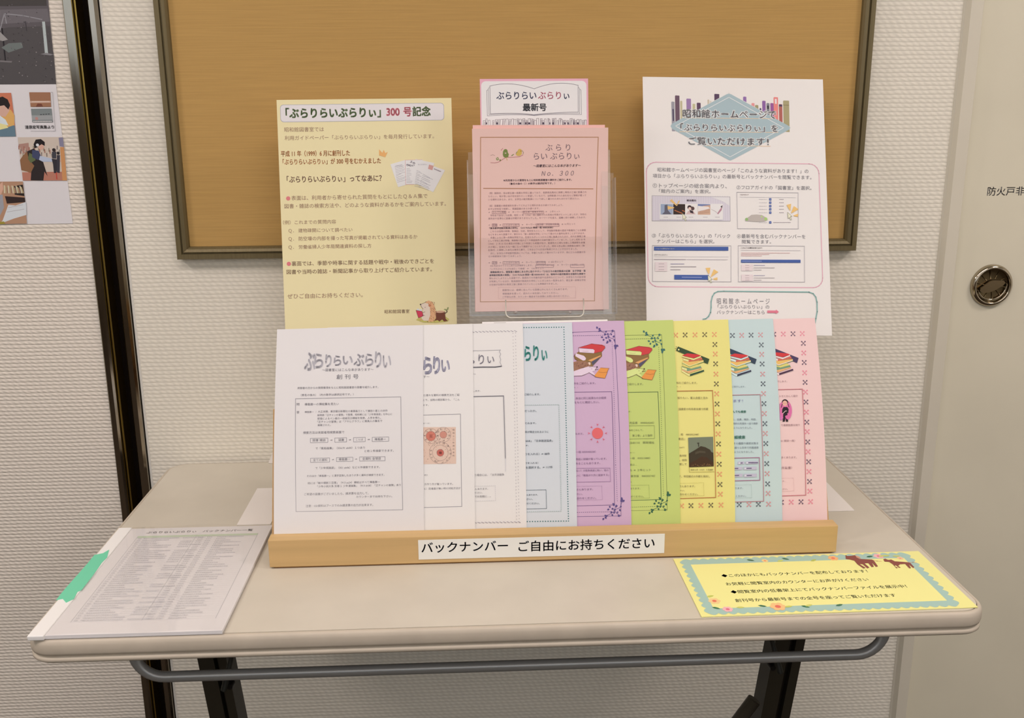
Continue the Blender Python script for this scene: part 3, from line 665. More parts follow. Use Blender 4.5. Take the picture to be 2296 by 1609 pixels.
# seventh: yellow
s = newsletter(6, 1648.5, 1175.5, 1632.5, 716, (224, 209, 126)); DK, RD = (98, 86, 62), (222, 142, 104)
xborder(s, [1494, 1515, 1536.2, 1558.3, 1580, 1601.7], (749.6, 750.6), [772, 793.2, 815.3, 838.2, 860.3, 882.4, 905.3, 927.4, 949.8, 972.3, 994.9, 1017.6, 1040.2, 1062.6, 1085.7, 1107.3], [1506, 1528.2, 1549, 1571.5, 1593.6, 1616.5], 1131, 1602.9, 1615, DK, RD)
E1, E2 = C(1500, 710, 6.042), C(1500, 940, 6.042)
tower(s, E1, (226, 214, 140), (52, 70, 44), (40, 70, 50))
s.line([D1(1350, 982), D1(1928, 972), D2(1970, 1028), D2(1400, 1046)], 1.5, (176, 108, 60))
for t, M_, x0, y, x1 in (('料をご紹介します。', D1, 1448, 872, 1725), ('す。）', D1, 1450, 922, 1505), ('知りたい。軍人会館と言わ', D1, 1465, 1070, 1865), ('図書室の利用者支援で所蔵', D1, 1482, 1217, 1870), ('般　000202308）', D2, 1508, 198, 1745), ('書店』', D2, 1470, 257, 1565), ('（947）', D2, 1478, 370, 1555),
                         ('毎月配', D2, 1492, 478, 1582), ('、昭和', D2, 1492, 536, 1587), ('関して', D2, 1488, 590, 1585), ('す。帝冠様式の外観を保持し', D2, 1482, 752, 1895), ('さんあります。', D2, 1490, 882, 1697), ('さい。', D2, 1492, 938, 1560), ('合わせください。', D2, 1492, 988, 1735), ('昭和12年（1937）４月撮影', D2, 1640, 665, 1935)):
    s.text(t, *M_(x0, y), M_(x1, 0)[0], (96, 84, 52), w=.006)
s.line(D2((1450, 842), (1808, 834), (1814, 1004), (1450, 1014)), .8, (180, 164, 84), False, (1.5, 1.5))
s.poly(D2((1618, 630), (1942, 618), (1934, 228), (1606, 240)), (114, 118, 96))
s.poly(D2((1618, 630), (1942, 618), (1938, 440), (1912, 430), (1895, 400), (1830, 365), (1772, 352), (1700, 400), (1615, 450)), (58, 48, 34))
s.poly(D2((1735, 310), (1748, 300), (1750, 360), (1738, 362)), (60, 54, 44)); s.poly(D2((1730, 325), (1720, 305), (1760, 312)), (60, 54, 44))
s.poly(D2((1618, 630), (1942, 618), (1940, 560), (1900, 545), (1850, 500), (1780, 490), (1700, 540), (1618, 580)), (64, 42, 26)); s.poly(D2((1700, 430), (1760, 412), (1830, 420), (1835, 445), (1760, 440), (1700, 460)), (74, 64, 48))
for i in range(34): s.disc(*D2(rnd.uniform(1630, 1930), rnd.uniform(585, 615)), rnd.uniform(.4, .9), rnd.choice([(150, 110, 60), (90, 60, 36), (180, 140, 90)]), None, 5)
s.line(D2((1618, 635), (1620, 695), (1948, 688)), .8, (160, 140, 70))
tag(s.finish(), 'yellow newsletter strip with crossed spoon border and dark building photo, seventh from left', 'newsletter', 'newsletters in a row on the stand')
# eighth: pale blue
s = newsletter(7, 1754.5, 1172.5, 1733, 714, (190, 201, 196)); DK, RD = (88, 92, 98), (206, 138, 138); D1, D2 = E1, E2
xborder(s, [1621, 1642.3, 1663, 1684, 1705.2], (750.5, 751.8), [772.9, 794, 815.6, 838.3, 860, 882, 904.5, 926.8, 949.4, 971.4, 994, 1016.6, 1039, 1061.3, 1084.3, 1105.5], [1634, 1657.2, 1679.2, 1700.3, 1723], 1129, 1706.9, 1722, DK, RD)
tower(s, lambda x, y: D1(x+640, y+2), (206, 216, 206), (50, 62, 78), (52, 54, 72))
s.line([D1(760, 1062), D1(1235, 1052), D2(1282, 1106), D2(800, 1120)], 1.4, (176, 118, 122))
for t, M_, x0, y, x1, c in (('ご紹介します。', D1, 850, 946, 1032, INK), ('ます！', D1, 872, 1138, 1000, (104, 96, 146)), ('んでも検索', D1, 858, 1285, 1042, (48, 118, 96)), ('ら、図書、雑誌、地図、', D1, 860, 1390, 1182, INK), ('資料の所蔵を一括で検索', D2, 866, 56, 1200, INK), ('ようになりました。', D2, 870, 113, 1125, INK),
                            ('細検索', D2, 885, 242, 1030, (48, 118, 96)), ('その種類や検索対象を', D2, 872, 325, 1210, INK), ('様々な条件で所蔵検索', D2, 886, 383, 1212, INK), ('ようになりました。', D2, 880, 440, 1145, INK), ('ります。', D2, 895, 930, 1002, INK), ('ください。', D2, 905, 1037, 1042, INK)):
    s.text(t, *M_(x0, y), M_(x1, 0)[0], (96, 104, 116) if c is INK else c, w=.02 if c[1] == 118 else .004)
s.line(D2((820, 524), (1222, 516), (1230, 822), (830, 832)), 1.4, (158, 92, 122)); 
for x0, y0, x1, y1 in ((930, 572, 1018, 610), (1035, 568, 1202, 606), (1010, 642, 1185, 684), (1012, 738, 1185, 782), (840, 738, 995, 782), (830, 645, 990, 686)):
    s.poly(D2((x0, y1), (x1, y1-4), (x1, y0-4), (x0, y0)), (186, 176, 190)); s.line(D2((x0+45, (y0+y1)/2), (min(x1-30, x0+100), (y0+y1)/2-2)), 2.4, (104, 92, 118)); s.disc(*D2(x0+22, (y0+y1)/2), 1.8, (214, 208, 216))
s.line(D2((1120, 588), (1196, 586)), 2.4, (104, 92, 118))
s.line(D2((830, 886), (1112, 880), (1120, 1056), (830, 1064)), .8, (160, 172, 168), False, (1.5, 1.5))
tag(s.finish(), 'pale blue newsletter strip with crossed spoon border and green subheadings, eighth from left', 'newsletter', 'newsletters in a row on the stand')
# ninth: pink
s = newsletter(8, 1855.5, 1169.5, 1827, 712.5, (229, 191, 184)); DK, RD = (108, 84, 100), (222, 130, 144)
xborder(s, [1714, 1735, 1756.2, 1778, 1798.7], (747.5, 749), [769.3, 790.8, 812.3, 835.3, 856.8, 878.5, 900.8, 923.5, 946, 967.3, 990.5, 1012.3, 1034.8, 1056.7, 1079, 1100.5], [1731, 1752, 1773.9, 1795.8, 1817.3], 1123.5, 1801.2, 1815.8, DK, RD)
tower(s, lambda x, y: D1(x+1208, y-14), (232, 206, 196), (70, 56, 84), (72, 46, 66))
s.line([D1(1380, 988), D1(1805, 978), D2(1852, 1024), D2(1420, 1038)], 1.4, (188, 104, 110))
for t, M_, x0, y, x1 in (('介します。', D1, 1462, 875, 1600), ('トでくわしく紹介', D1, 1497, 1075, 1745), ('て検索結果を絞り', D2, 1516, 78, 1770), ('21 開架一般）', D2, 1512, 290, 1705), ('多くあります。', D2, 1518, 516, 1728), ('児童書）', D2, 1520, 656, 1665), ('す。', D2, 1534, 835, 1572), ('さい。', D2, 1536, 942, 1605)):
    s.text(t, *M_(x0, y), M_(x1, 0)[0], (136, 96, 104), w=.006)
s.line(D2((1470, 796), (1684, 792), (1692, 966), (1480, 974)), .8, (204, 160, 158), False, (1.5, 1.5))
s.disc(*D1(1580, 1262), 13.8, (214, 104, 152), 23, 22); s.poly(D1((1498, 1180), (1545, 1140), (1560, 1300), (1530, 1400), (1500, 1395)), (206, 110, 170))
s.disc(*D1(1570, 1158), 7.0, (42, 30, 36), 7, 16); s.disc(*D1(1568, 1172), 5.6, (226, 166, 146), 6.2, 16)
s.poly(D1((1532, 1250), (1550, 1222), (1600, 1222), (1618, 1250), (1614, 1310), (1600, 1300), (1612, 1420), (1585, 1420), (1574, 1370), (1565, 1420), (1538, 1420), (1545, 1310), (1528, 1300)), (36, 28, 34))
s.line(D1((1530, 1185), (1520, 1225)), 1.6, (50, 36, 40)); s.line(D1((1612, 1185), (1622, 1222)), 1.6, (50, 36, 40)); s.line(D1((1540, 1310), (1575, 1275), (1590, 1275)), 1.2, (226, 190, 180)); s.disc(*D1(1555, 1170), .6, (60, 30, 40)); s.disc(*D1(1582, 1172), .6, (60, 30, 40))
tag(s.finish(), 'pink newsletter strip with crossed spoon border and small standing girl drawing, rightmost on the stand', 'newsletter', 'newsletters in a row on the stand')
# blank white sheet peeking out behind the third to fifth newsletters
p0 = Vector((0, SY, RZ)) - NS*.0145
a_, b_ = hit(1081, 721.5, NS, p0), hit(1362, 716, NS, p0); U = (b_-a_).normalized(); V = NS.cross(U)
s = Sheet('blank_sheet', NS, p0, (b_-a_).length, .296, origin=a_-V*.296, U=U, bendfn=bow, m=mat((232, 222, 208)), thick=.0005)
s.line([(1108, 723.2), (1134, 722.9)], .9, (170, 160, 150))
tag(s.finish(), 'blank white sheet whose top edge peeks out behind the grey newsletter', 'paper sheet')

# ------------------------------------------------------------------ posters on clear easels
def tilted(deg, y0):
    t = math.radians(deg); return Vector((0, -math.cos(t), math.sin(t))), Vector((0, math.sin(t), math.cos(t))), Vector((0, y0, 0))
M_clear = clear(); M_clear2 = clear((.975, .97, .965), .35, .12, .08); M_card = mat((226, 211, 200), .6, 0, .25)
M_edge = clear((.88, .86, .84), 1.2, .2, .3)
# white poster on the right
N, V, P = tilted(20, -.29)
a_, b_, c_, d_ = hit(1448, 737, N, P), hit(1856, 752, N, P), hit(1845, 178, N, P), hit(1441, 172, N, P)
U = (c_-d_).normalized(); W_ = (c_-d_).length; H_ = (c_-b_).length; Vp = N.cross(U)
s = Sheet('poster', N, P, W_, H_, origin=d_-Vp*H_, U=U, m=mat((229, 217, 208), .6, 0, .25), thick=.0012)
D1, D2 = C(1430, 160, 5.218), C(1430, 450, 5.19)
BK = [(392, 430, 355, (150, 144, 150)), (435, 487, 283, (104, 78, 92)), (495, 520, 345, (190, 176, 140)), (568, 622, 320, (152, 118, 160)), (640, 672, 380, (188, 178, 138)), (690, 735, 368, (92, 66, 88)), (815, 835, 330, (198, 180, 158)), (842, 862, 345, (210, 196, 180)),
      (895, 953, 265, (84, 62, 84)), (1232, 1270, 297, (142, 104, 158)), (1330, 1365, 372, (222, 140, 138)), (1372, 1410, 395, (158, 146, 108)), (1425, 1445, 430, (84, 70, 110)), (1455, 1495, 345, (136, 92, 150)), (1505, 1540, 372, (128, 126, 132)), (1550, 1588, 372, (150, 84, 142)),
      (1588, 1640, 303, (226, 128, 122)), (1650, 1690, 385, (172, 94, 84)), (1700, 1770, 343, (164, 150, 110))]
for x0, x1, y, c in BK: s.poly(D1((x0+8, 700 if x1 < 1000 else 690+14), (x1+6, 700 if x1 < 1000 else 690+20), (x1, y+4), (x1-6, y), (x0+6, y-2), (x0, y+6)), c)
s.poly(D1((405, 440), (420, 440), (424, 580), (410, 580)), (72, 60, 84)); s.poly(D1((1602, 322), (1624, 322), (1626, 380), (1604, 380)), (228, 210, 206)); s.line(D1((1702, 395), (1768, 397)), 1, (110, 98, 64)); s.poly(D1((1650, 388), (1688, 390), (1690, 412), (1652, 410)), (70, 60, 84)); s.poly(D1((1512, 400), (1532, 400), (1534, 440), (1514, 440)), (60, 56, 60))
BG_ = (163, 178, 180); dm = [(383, 640), (400, 612), (1040, 268), (1065, 260), (1095, 270), (1770, 640), (1784, 662), (1770, 682), (1115, 1030), (1083, 1042), (1060, 1035), (402, 672)]
s.poly(D1((360, 640), (400, 585), (1066, 238), (1100, 250), (1790, 628), (1790, 720), (1700, 770), (380, 700)), (229, 217, 208)) if False else None
s.line(D1((385, 632), (1066, 252), (1776, 650)), 1.6, (228, 216, 207)); s.poly(D1(*dm), BG_)
s.line(D1((440, 640), (1066, 303), (1706, 660), (1080, 1000)), 1.3, (224, 216, 210), True)
for y, x0, x1 in ((545, 540, 1560), (706, 490, 1640), (868, 790, 1550)): s.line(D1((x0, y), (x1, y+8)), 1.1, (226, 184, 140))
for t, x0, y, x1 in (('昭和館ホームページで', 525, 495, 1620), ('「ぶらりらいぶらりぃ」を', 500, 655, 1640), ('ご覧いただけます！', 592, 815, 1530)):
    X0, Y, X1 = D1(x0, y)[0], D1(x0, y)[1], D1(x1, 0)[0]
    s.text(t, X0-1, Y, X1+1, (226, 218, 214), w=.085, res=3); s.text(t, X0, Y, X1, (98, 92, 98), w=.008, res=4)
s.line([(1706, 295.5), (1710, 296)], .9, (90, 84, 90))
PK = (222, 168, 178)
s.line(s.rrect(1453.5, 367.5, 1835.5, 642.5, 22), 2.0, PK, True, uvspace=True)
INK2 = (104, 98, 104)
for t, M_, x0, y, x1 in (('昭和館ホームページの図書室のページ「このような資料があります！」の', D1, 230, 1150, 1995), ('項目から「ぶらりらいぶらりぃ」の最新号とバックナンバーを閲覧できます。', D1, 175, 1222, 2030), ('①トップページの総合案内より、', D1, 175, 1335, 1040), ('「館内のご案内」を選択。', D1, 250, 1400, 850),
                         ('②フロアガイドの「図書室」を選択。', D1, 1155, 1357, 2030), ('③「ぶらりらいぶらりぃ」の「バック', D2, 165, 405, 1075), ('ナンバーはこちら」を選択。', D2, 222, 470, 890), ('④最新号を含むバックナンバーを', D2, 1155, 412, 1950), ('閲覧できます。', D2, 1212, 476, 1550),
                         ('昭 和 館 ホ ー ム ペ ー ジ', D2, 920, 1168, 1535), ('「ぶらりらいぶらりぃ」の', D2, 930, 1232, 1530), ('バックナンバーはこちら', D2, 920, 1296, 1475)):
    s.text(t, *M_(x0, y), M_(x1, 0)[0], INK2, h=13 if ' ' in t else None, w=.004, res=3)
def frame4(pts, c=(168, 158, 160)): s.line(pts, .9, c, True)
q = [D1(168, 1454), D1(1078, 1468), D2(1075, 236), D2(168, 233)]
s.poly(q[::-1], (212, 200, 204))
for i in range(32):
    x = 180+i*28; s.line([D1(x, 1460), D2(x, 230)], .7, (200, 186, 194))
s.poly([D1(860, 1470), D1(1072, 1472), D2(1070, 60), D2(990, 10)], (222, 212, 208)); frame4(q)
s.poly(D2((255, 216), (990, 220), (990, 36), (255, 34)), (226, 216, 210))
s.poly(D2((265, 160), (408, 160), (408, 40), (265, 38)), (150, 160, 180)); s.poly(D2((280, 158), (392, 158), (350, 110), (345, 45), (312, 50), (310, 130)), (96, 92, 104))
s.poly(D2((412, 160), (550, 160), (550, 40), (412, 38)), (52, 40, 36)); 
for i in range(16): s.disc(*D2(430+i*7.4, 112+(i*37 % 34)), 1.3, (196, 120, 70) if i % 2 else (150, 70, 50), None, 6)
s.poly(D2((552, 160), (690, 160), (690, 40), (552, 38)), (230, 222, 216)); s.disc(*D2(602, 78), 5, (60, 44, 46)); s.disc(*D2(636, 90), 4.5, (86, 60, 58)); s.disc(*D2(604, 92), 3.4, (224, 190, 176)); s.poly(D2((560, 158), (585, 120), (640, 112), (672, 158)), (206, 176, 170)); s.poly(D2((600, 105), (640, 120), (650, 150), (610, 140)), (54, 42, 48))
s.poly(D2((698, 162), (843, 162), (843, 42), (698, 38)), (202, 160, 134)); s.poly(D2((698, 90), (760, 60), (843, 50), (843, 42), (698, 38)), (110, 120, 160)); s.poly(D2((700, 60), (820, 70), (840, 90), (700, 130)), (228, 214, 206)); 
for i in range(3): s.line(D2((705, 125+i*12), (835, 98+i*18)), .6, (150, 104, 86))
s.line(D2((855, 100), (905, 125), (930, 150)), .8, (176, 152, 156)); s.poly(D2((922, 150), (955, 100), (985, 60), (975, 110), (935, 158)), (178, 128, 138)); s.poly(D2((960, 70), (985, 52), (980, 84)), (60, 50, 56))
s.text('総合案内', *D1(572, 1510), D1(680, 0)[0], (104, 88, 96), w=.03)
for x in (300, 450, 592, 760, 900): s.line(D2((x, 190), (x+52, 190)), 1.0, (160, 146, 152), False, (2, .6))
s.line(D2((255, 222), (985, 226)), 2.2, (194, 184, 188), False, (1, 1))
def cursor(x, y, flip=1):
    s.poly([D2(x+a, y+b) for a, b in ((0, 0), (50, 48), (32, 52), (46, 84), (34, 90), (22, 60), (6, 74))], (228, 220, 190)); s.line([D2(x+a, y+b) for a, b in ((0, 0), (50, 48), (32, 52), (46, 84), (34, 90), (22, 60), (6, 74))], .7, (120, 116, 90), True)
def burst(pp):
    for w_ in pp: s.poly(D2(*w_), (232, 184, 112))
burst([((372, 0), (395, -18), (460, 55), (452, 62)), ((455, 62), (462, 20), (480, -5), (488, 4)), ((345, 60), (348, 105), (420, 86), (425, 78))]); cursor(518, 146)
q = [D1(1158, 1414), D1(1874, 1420), D2(1867, 328), D2(1160, 324)]; frame4(q)
s.text('フロアガイド', *D1(1192, 1443), D1(1296, 0)[0], (128, 100, 104), w=.02); s.line(D1((1192, 1470), (1845, 1476)), .7, (196, 186, 186))
for y in (-16, 22, 62, 99, 138, 252):
    s.poly(D2((1528, y+13), (1553, y+13), (1553, y-13), (1528, y-13)), (62, 84, 150)); s.poly(D2((1536, y+3), (1546, y+3), (1546, y-2), (1536, y-2)), (206, 206, 220))
    s.line(D2((1410, y), (1500, y)), .8, (198, 188, 188), False, (4, 1)); s.line(D2((1645, y), (1698, y)) if y < 250 else D2((1575, y), (1780, y)), 1.0, (156, 140, 146), False, (3, .6))
s.poly(D2((1250, 235), (1265, 205), (1320, 165), (1380, 160), (1440, 165), (1490, 195), (1510, 225), (1470, 240), (1390, 245)), (184, 170, 160)); s.disc(*D2(1266, 216), 3.6, (146, 176, 110), None, 8); s.disc(*D2(1488, 212), 3.8, (166, 196, 110), None, 8); s.disc(*D2(1440, 185), 2.4, (180, 196, 130), None, 8)
burst([((1730, 48), (1782, 36), (1775, 112), (1764, 110)), ((1782, 140), (1816, 62), (1870, 100), (1790, 145)), ((1812, 168), (1865, 150), (1862, 186), (1815, 180))]); cursor(1742, 135)
q = D2((170, 520), (1083, 524), (1085, 942), (172, 938)); frame4(q)
BL = (66, 88, 148)
s.poly(D2((188, 578), (1052, 581), (1052, 536), (188, 534)), BL); s.text('このような資料があります！', *D2(200, 557), D2(425, 0)[0], (220, 216, 224), w=.02)
s.text('ぶらりらいぶらりぃ', *D2(190, 628), D2(345, 0)[0], (110, 100, 108), w=.02); s.line(D2((190, 650), (1055, 652)), .6, (186, 176, 178)); s.line(D2((190, 682), (560, 684)), 1.4, (150, 134, 142), False, (2.2, .5)); s.line(D2((570, 684), (1045, 686)), 1.0, (170, 156, 162), False, (3, .6))
s.poly(D2((200, 822), (342, 822), (342, 714), (200, 714)), (224, 204, 200))
for y, x1 in ((735, 540), (768, 680), (802, 495)): s.line(D2((242, y), (305, y)), 1.1, (150, 128, 134), False, (2, .5)); s.line(D2((380, y), (x1, y)), 1.2, (120, 112, 150) if y == 735 else (126, 112, 118), False, (2, .5))
s.poly(D2((424, 916), (826, 919), (826, 864), (424, 862)), BL); s.line(D2((512, 889), (745, 891)), 1.2, (176, 176, 206), False, (2, .5))
burst([((788, 782), (842, 778), (833, 848), (820, 852)), ((846, 884), (884, 798), (936, 828), (852, 888)), ((876, 905), (925, 890), (926, 922), (884, 920))]); cursor(814, 866)
q = D2((1168, 522), (1938, 528), (1940, 946), (1170, 942)); frame4(q)
s.text('このような資料があります！', *D2(1198, 548), D2(1446, 0)[0], (104, 90, 96), w=.02); s.line(D2((1200, 576), (1890, 579)), .7, (176, 164, 166))
for y, x1 in ((607, 1770), (623, 1530), (640, 1442)): s.line(D2((1200, y), (x1, y+2)), .9, (196, 134, 130), False, (2.4, .5))
s.poly(D2((1200, 720), (1892, 722), (1892, 687), (1200, 685)), BL); s.line(D2((1210, 703), (1440, 704)), 1.2, (166, 170, 204), False, (2, .5))
for y0 in (740, 858):
    s.poly(D2((1205, y0+76), (1338, y0+76), (1338, y0), (1205, y0)), (224, 204, 200))
    for k, x1 in ((12, 1478), (40, 1590), (66, 1440)): s.line(D2((1250, y0+k), (1295, y0+k)), 1, (156, 134, 138), False, (2, .5)); s.line(D2((1350, y0+k), (x1, y0+k)), 1, (120, 112, 150) if k == 12 else (140, 126, 130), False, (2, .5))
TEAL = (128, 166, 158)
s.line(D2((760, 1376), (790, 1372), (822, 1345), (845, 1300), (852, 1240), (852, 1175), (866, 1115), (890, 1075), (930, 1055), (1000, 1052), (1990, 1062), (2040, 1080), (2070, 1120), (2084, 1180), (2086, 1290), (2070, 1372), (2062, 1420), (2020, 1450), (900, 1450), (800, 1420)), 2.3, TEAL)
s.poly(D2((1505, 1304), (1606, 1306), (1606, 1318), (1640, 1292), (1606, 1266), (1606, 1277), (1505, 1276)), (216, 116, 132))
tag(s.finish(), 'large white poster with grey blue diamond heading, standing behind the right newsletters', 'poster')

def easel(x0, x1, deg, y0, ztop, zmid, label, foot, ledge_x):
    e = empty('poster_easel', ((x0+x1)/2, y0, 0)); tag(e, label, 'easel'); I = Matrix.Translation(-Vector(e.location))
    N, V, P = tilted(deg, y0); Mx = Matrix(((1, 0, 0, 0), (0, V.y, N.y, P.y), (0, V.z, N.z, P.z), (0, 0, 0, 1)))
    def ch(o): o.parent = e; o.matrix_parent_inverse = I; return o
    L_ = ztop/math.cos(math.radians(deg))
    ch(box('clear_panel', (x0, .0008, -.0046), (x1, L_, -.0020), M_clear, None, 0, Mx))
    ch(box('ledge', (ledge_x[0], zmid-.004, -.0020), (ledge_x[1], zmid-.0015, .006), M_clear2, None, 0, Mx))
    ch(box('base_card', foot[:2]+(.0003,), foot[2:]+(.0016,), M_card, None, 0)).__setitem__('label', 'flat white base card')
    t = math.radians(deg); ym = y0+math.tan(t)*.22
    bm = bmesh.new(); xm = (x0+x1)/2
    w0, w1 = .05, .03; A = Vector((xm, ym-.003, .20)); B = Vector((xm, -.03, .001))
    vs = [bm.verts.new(p) for p in ((xm-w1, ym+.006, .20), (xm+w1, ym+.006, .20), (xm+w0, -.03, .001), (xm-w0, -.03, .001), (xm-w1, ym+.009, .202), (xm+w1, ym+.009, .202), (xm+w0, -.0265, .001), (xm-w0, -.0265, .001))]
    for f in ((0, 1, 2, 3), (7, 6, 5, 4), (0, 4, 5, 1), (1, 5, 6, 2), (2, 6, 7, 3), (3, 7, 4, 0)): bm.faces.new([vs[i] for i in f])
    ch(bm_obj('rear_strut', bm, M_card))
    return e
easel(.27, .50, 20, -.29, .62, .29, 'clear plastic easel with white base card carrying the white diamond poster', (.24, -.297, .5505, -.145), (.27, .50))
# yellow poster on the left
N, V, P = tilted(10, -.20)
a_, b_, c_, d_ = hit(622, 733, N, P), hit(1015, 724, N, P), hit(1004, 220, N, P), hit(620, 224, N, P)
U = ((c_-d_).normalized()+(b_-a_).normalized()).normalized(); W_ = ((c_-d_).length+(b_-a_).length)/2; Vp = N.cross(U); H_ = W_*1.414
s = Sheet('poster', N, P, W_, H_, origin=d_-Vp*H_, U=U, m=mat((233, 211, 163), .6, 0, .25), thick=.0012)
D1, D2 = C(610, 210, 5.467), C(610, 470, 5.467)
s.poly_uv(s.rrect(*D1(105, 112), *D1(2106, 350), 7.5), (160, 158, 166)); A0 = D1(110, 117); A1 = D1(2101, 345)
s.poly_uv(s.rrect(*A0, *A1, 7), (224, 212, 208))
GN, PKT, BR, OR = (88, 106, 66), (218, 118, 128), (142, 102, 82), (196, 116, 62)
s.text('「ぶらりらいぶらりぃ」', *D1(165, 243), D1(1335, 0)[0], GN, w=.045, h=21, res=4); s.text('300', *D1(1400, 222), D1(1565, 0)[0], PKT, h=20, w=.045, res=4); s.text('号', *D1(1608, 222), D1(1712, 0)[0], PKT, w=.04, h=20, res=4); s.text('記念', *D1(1720, 220), D1(1945, 0)[0], GN, w=.04, h=20, res=4)
for t, M_, x0, y, x1, c, w in (('昭和館図書室では', D1, 150, 442, 635, BR, .006), ('利用ガイドペーパー「ぶらりらいぶらりぃ」を毎月発行しています。', D1, 155, 545, 1985, BR, .004), ('平成 11 年（1999）6 月に創刊した', D1, 108, 738, 955, OR, .02), ('「ぶらりらいぶらりぃ」が 300 号をむかえました', D1, 130, 838, 1335, OR, .02),
                               ('「ぶらりらいぶらりぃ」ってなあに？', D1, 180, 1052, 1345, BR, .02), ('表面は、利用者から寄せられた質問をもとにしたＱ＆Ａ集で', D1, 237, 1280, 1905, BR, .006), ('図書・雑誌の検索方法や、どのような資料があるかをご案内しています。', D1, 152, 1380, 2132, BR, .006), ('（例）これまでの質問内容', D2, 135, 158, 785, BR, .006),
                               ('Ｑ． 建物疎開について調べたい', D2, 202, 258, 985, BR, .006), ('Ｑ． 防空壕の内部を撮った写真が掲載されている資料はあるか', D2, 202, 358, 1782, BR, .006), ('Ｑ． 労働省婦人少年局関連資料の探し方', D2, 202, 460, 1218, BR, .006), ('裏面では、季節や時事に関する話題や戦中・戦後のできごとを', D2, 240, 662, 1985, BR, .008),
                               ('図書や当時の雑誌・新聞記事から取り上げてご紹介しています。', D2, 178, 764, 1960, BR, .008), ('ぜひご自由にお持ちください。', D2, 188, 1062, 1112, BR, .006), ('昭和館図書室', D2, 1378, 1250, 1685, BR, .008)):
    s.text(t, *M_(x0, y), M_(x1, 0)[0], c, w=w, res=3, h=12 if (' ' in t and c is OR) else (14 if 'なあに' in t else None))
s.disc(*D1(198, 1283), 4.7, (218, 120, 120)); s.disc(*D2(206, 663), 4.7, (218, 116, 120))
s.poly(D1((1312, 755), (1388, 778), (1418, 712), (1390, 728), (1370, 688), (1352, 724), (1312, 682)), (228, 168, 102))
for pts in (((1450, 865), (1545, 1145), (1660, 1112), (1640, 810)), ((1630, 812), (1636, 1112), (1850, 1108), (1845, 806)), ((1760, 800), (1700, 1080), (1900, 1140), (1990, 850)), ((1890, 856), (1760, 1100), (1975, 1206), (2120, 938))):
    s.poly(D1(*pts), (225, 216, 214))
s.line(D1((1632, 814), (1637, 1112), (1740, 1112)), .7, (206, 140, 140)); s.line(D1((1632, 814), (1840, 808)), .6, (206, 140, 140))
rr = random.Random(5)
for x0, y0, dx, dy, n in ((1505, 895, 115, -32, 11), (1650, 920, 72, 0, 10), (1772, 940, 80, 20, 11), (1850, 985, 130, 52, 9)):
    for i in range(n):
        ax = {1505: 6, 1650: 0, 1772: -5, 1850: -13}[x0]; yy = y0+i*19; xx = x0+ax*i*.5
        s.line(D1((xx, yy), (xx+dx*rr.uniform(.5, 1), yy+dy*.9)), .8, (146, 138, 146), False, (1.6, .6))
for ch, x, y in (('ぶ', 1690, 835), ('ら', 1725, 850), ('り', 1650, 875), ('ら', 1680, 880), ('い', 1715, 878)): s.text(ch, *D1(x, y), D1(x+30, 0)[0], (86, 60, 92), w=.02)
s.text('ぶらりらい', *D1(1510, 885), D1(1610, 0)[0], (130, 122, 130)); s.text('らいぶらりぃ', *D1(1790, 868), D1(1900, 0)[0], (110, 102, 120)); s.poly(D1((1912, 920), (1965, 938), (1980, 885), (1925, 868)), (206, 150, 140)); s.line(D1((1985, 920), (2070, 955)), 2, (140, 124, 130), False, (2, .6))
# hedgehog reading beside a stump
Q = lambda *p: D2(*p)
s.poly(Q((1765, 1350), (1850, 1380), (2000, 1385), (2150, 1370), (2170, 1340), (2130, 1310), (1800, 1320)), (196, 184, 100))
s.poly(Q((2005, 1240), (2010, 1330), (1985, 1362), (2030, 1352), (2050, 1370), (2085, 1345), (2110, 1370), (2155, 1362), (2128, 1335), (2118, 1245)), (112, 62, 48)); s.disc(*D2(2062, 1250), 9.8, (206, 160, 132), 2.6, 18); s.line(Q((2118, 1270), (2145, 1250), (2140, 1225)), 1.6, (72, 50, 46)); s.poly(Q((2105, 1222), (2120, 1212), (2138, 1222), (2140, 1240)), (146, 150, 96)); s.poly(Q((2140, 1222), (2150, 1195), (2165, 1195), (2160, 1220), (2145, 1232)), (146, 150, 96))
s.poly(Q((1880, 1130), (1920, 1112), (1965, 1130), (1995, 1190), (2008, 1260), (2005, 1330), (1975, 1370), (1920, 1375), (1900, 1250)), (222, 166, 122))
for i in range(46):
    x, y = rr.uniform(1895, 2000), rr.uniform(1125, 1365)
    if x > 1990 and y < 1200: continue
    s.line(Q((x, y), (x+9, y+15)), .6, (130, 76, 56))
s.poly(Q((1822, 1160), (1870, 1140), (1915, 1150), (1935, 1200), (1940, 1290), (1915, 1360), (1860, 1360), (1832, 1330), (1850, 1270), (1852, 1215), (1830, 1190)), (226, 202, 182))
s.line(Q((1822, 1160), (1870, 1140), (1890, 1125)), .8, (84, 56, 52)); s.line(Q((1822, 1165), (1832, 1192), (1852, 1215)), .8, (84, 56, 52)); s.disc(*D2(1820, 1160), 1.5, (40, 30, 34)); s.disc(*D2(1932, 1172), 3, (196, 122, 88)); s.disc(*D2(1876, 1195), .9, (150, 90, 84))
s.poly(Q((1765, 1232), (1838, 1245), (1855, 1300), (1795, 1325)), (206, 62, 84)); s.poly(Q((1768, 1228), (1790, 1205), (1805, 1225), (1836, 1214), (1838, 1245)), (214, 210, 216)); s.line(Q((1765, 1232), (1838, 1245), (1855, 1300), (1795, 1325)), .7, (96, 40, 50), True)
s.line(Q((1840, 1290), (1872, 1295)), .8, (110, 70, 60)); s.line(Q((1845, 1262), (1875, 1252)), .8, (110, 70, 60)); s.disc(*D2(1818, 1345), 3, (214, 150, 116), 1.8)
tag(s.finish(), 'large pale yellow poster with brown text and reading hedgehog behind the left newsletters', 'poster')
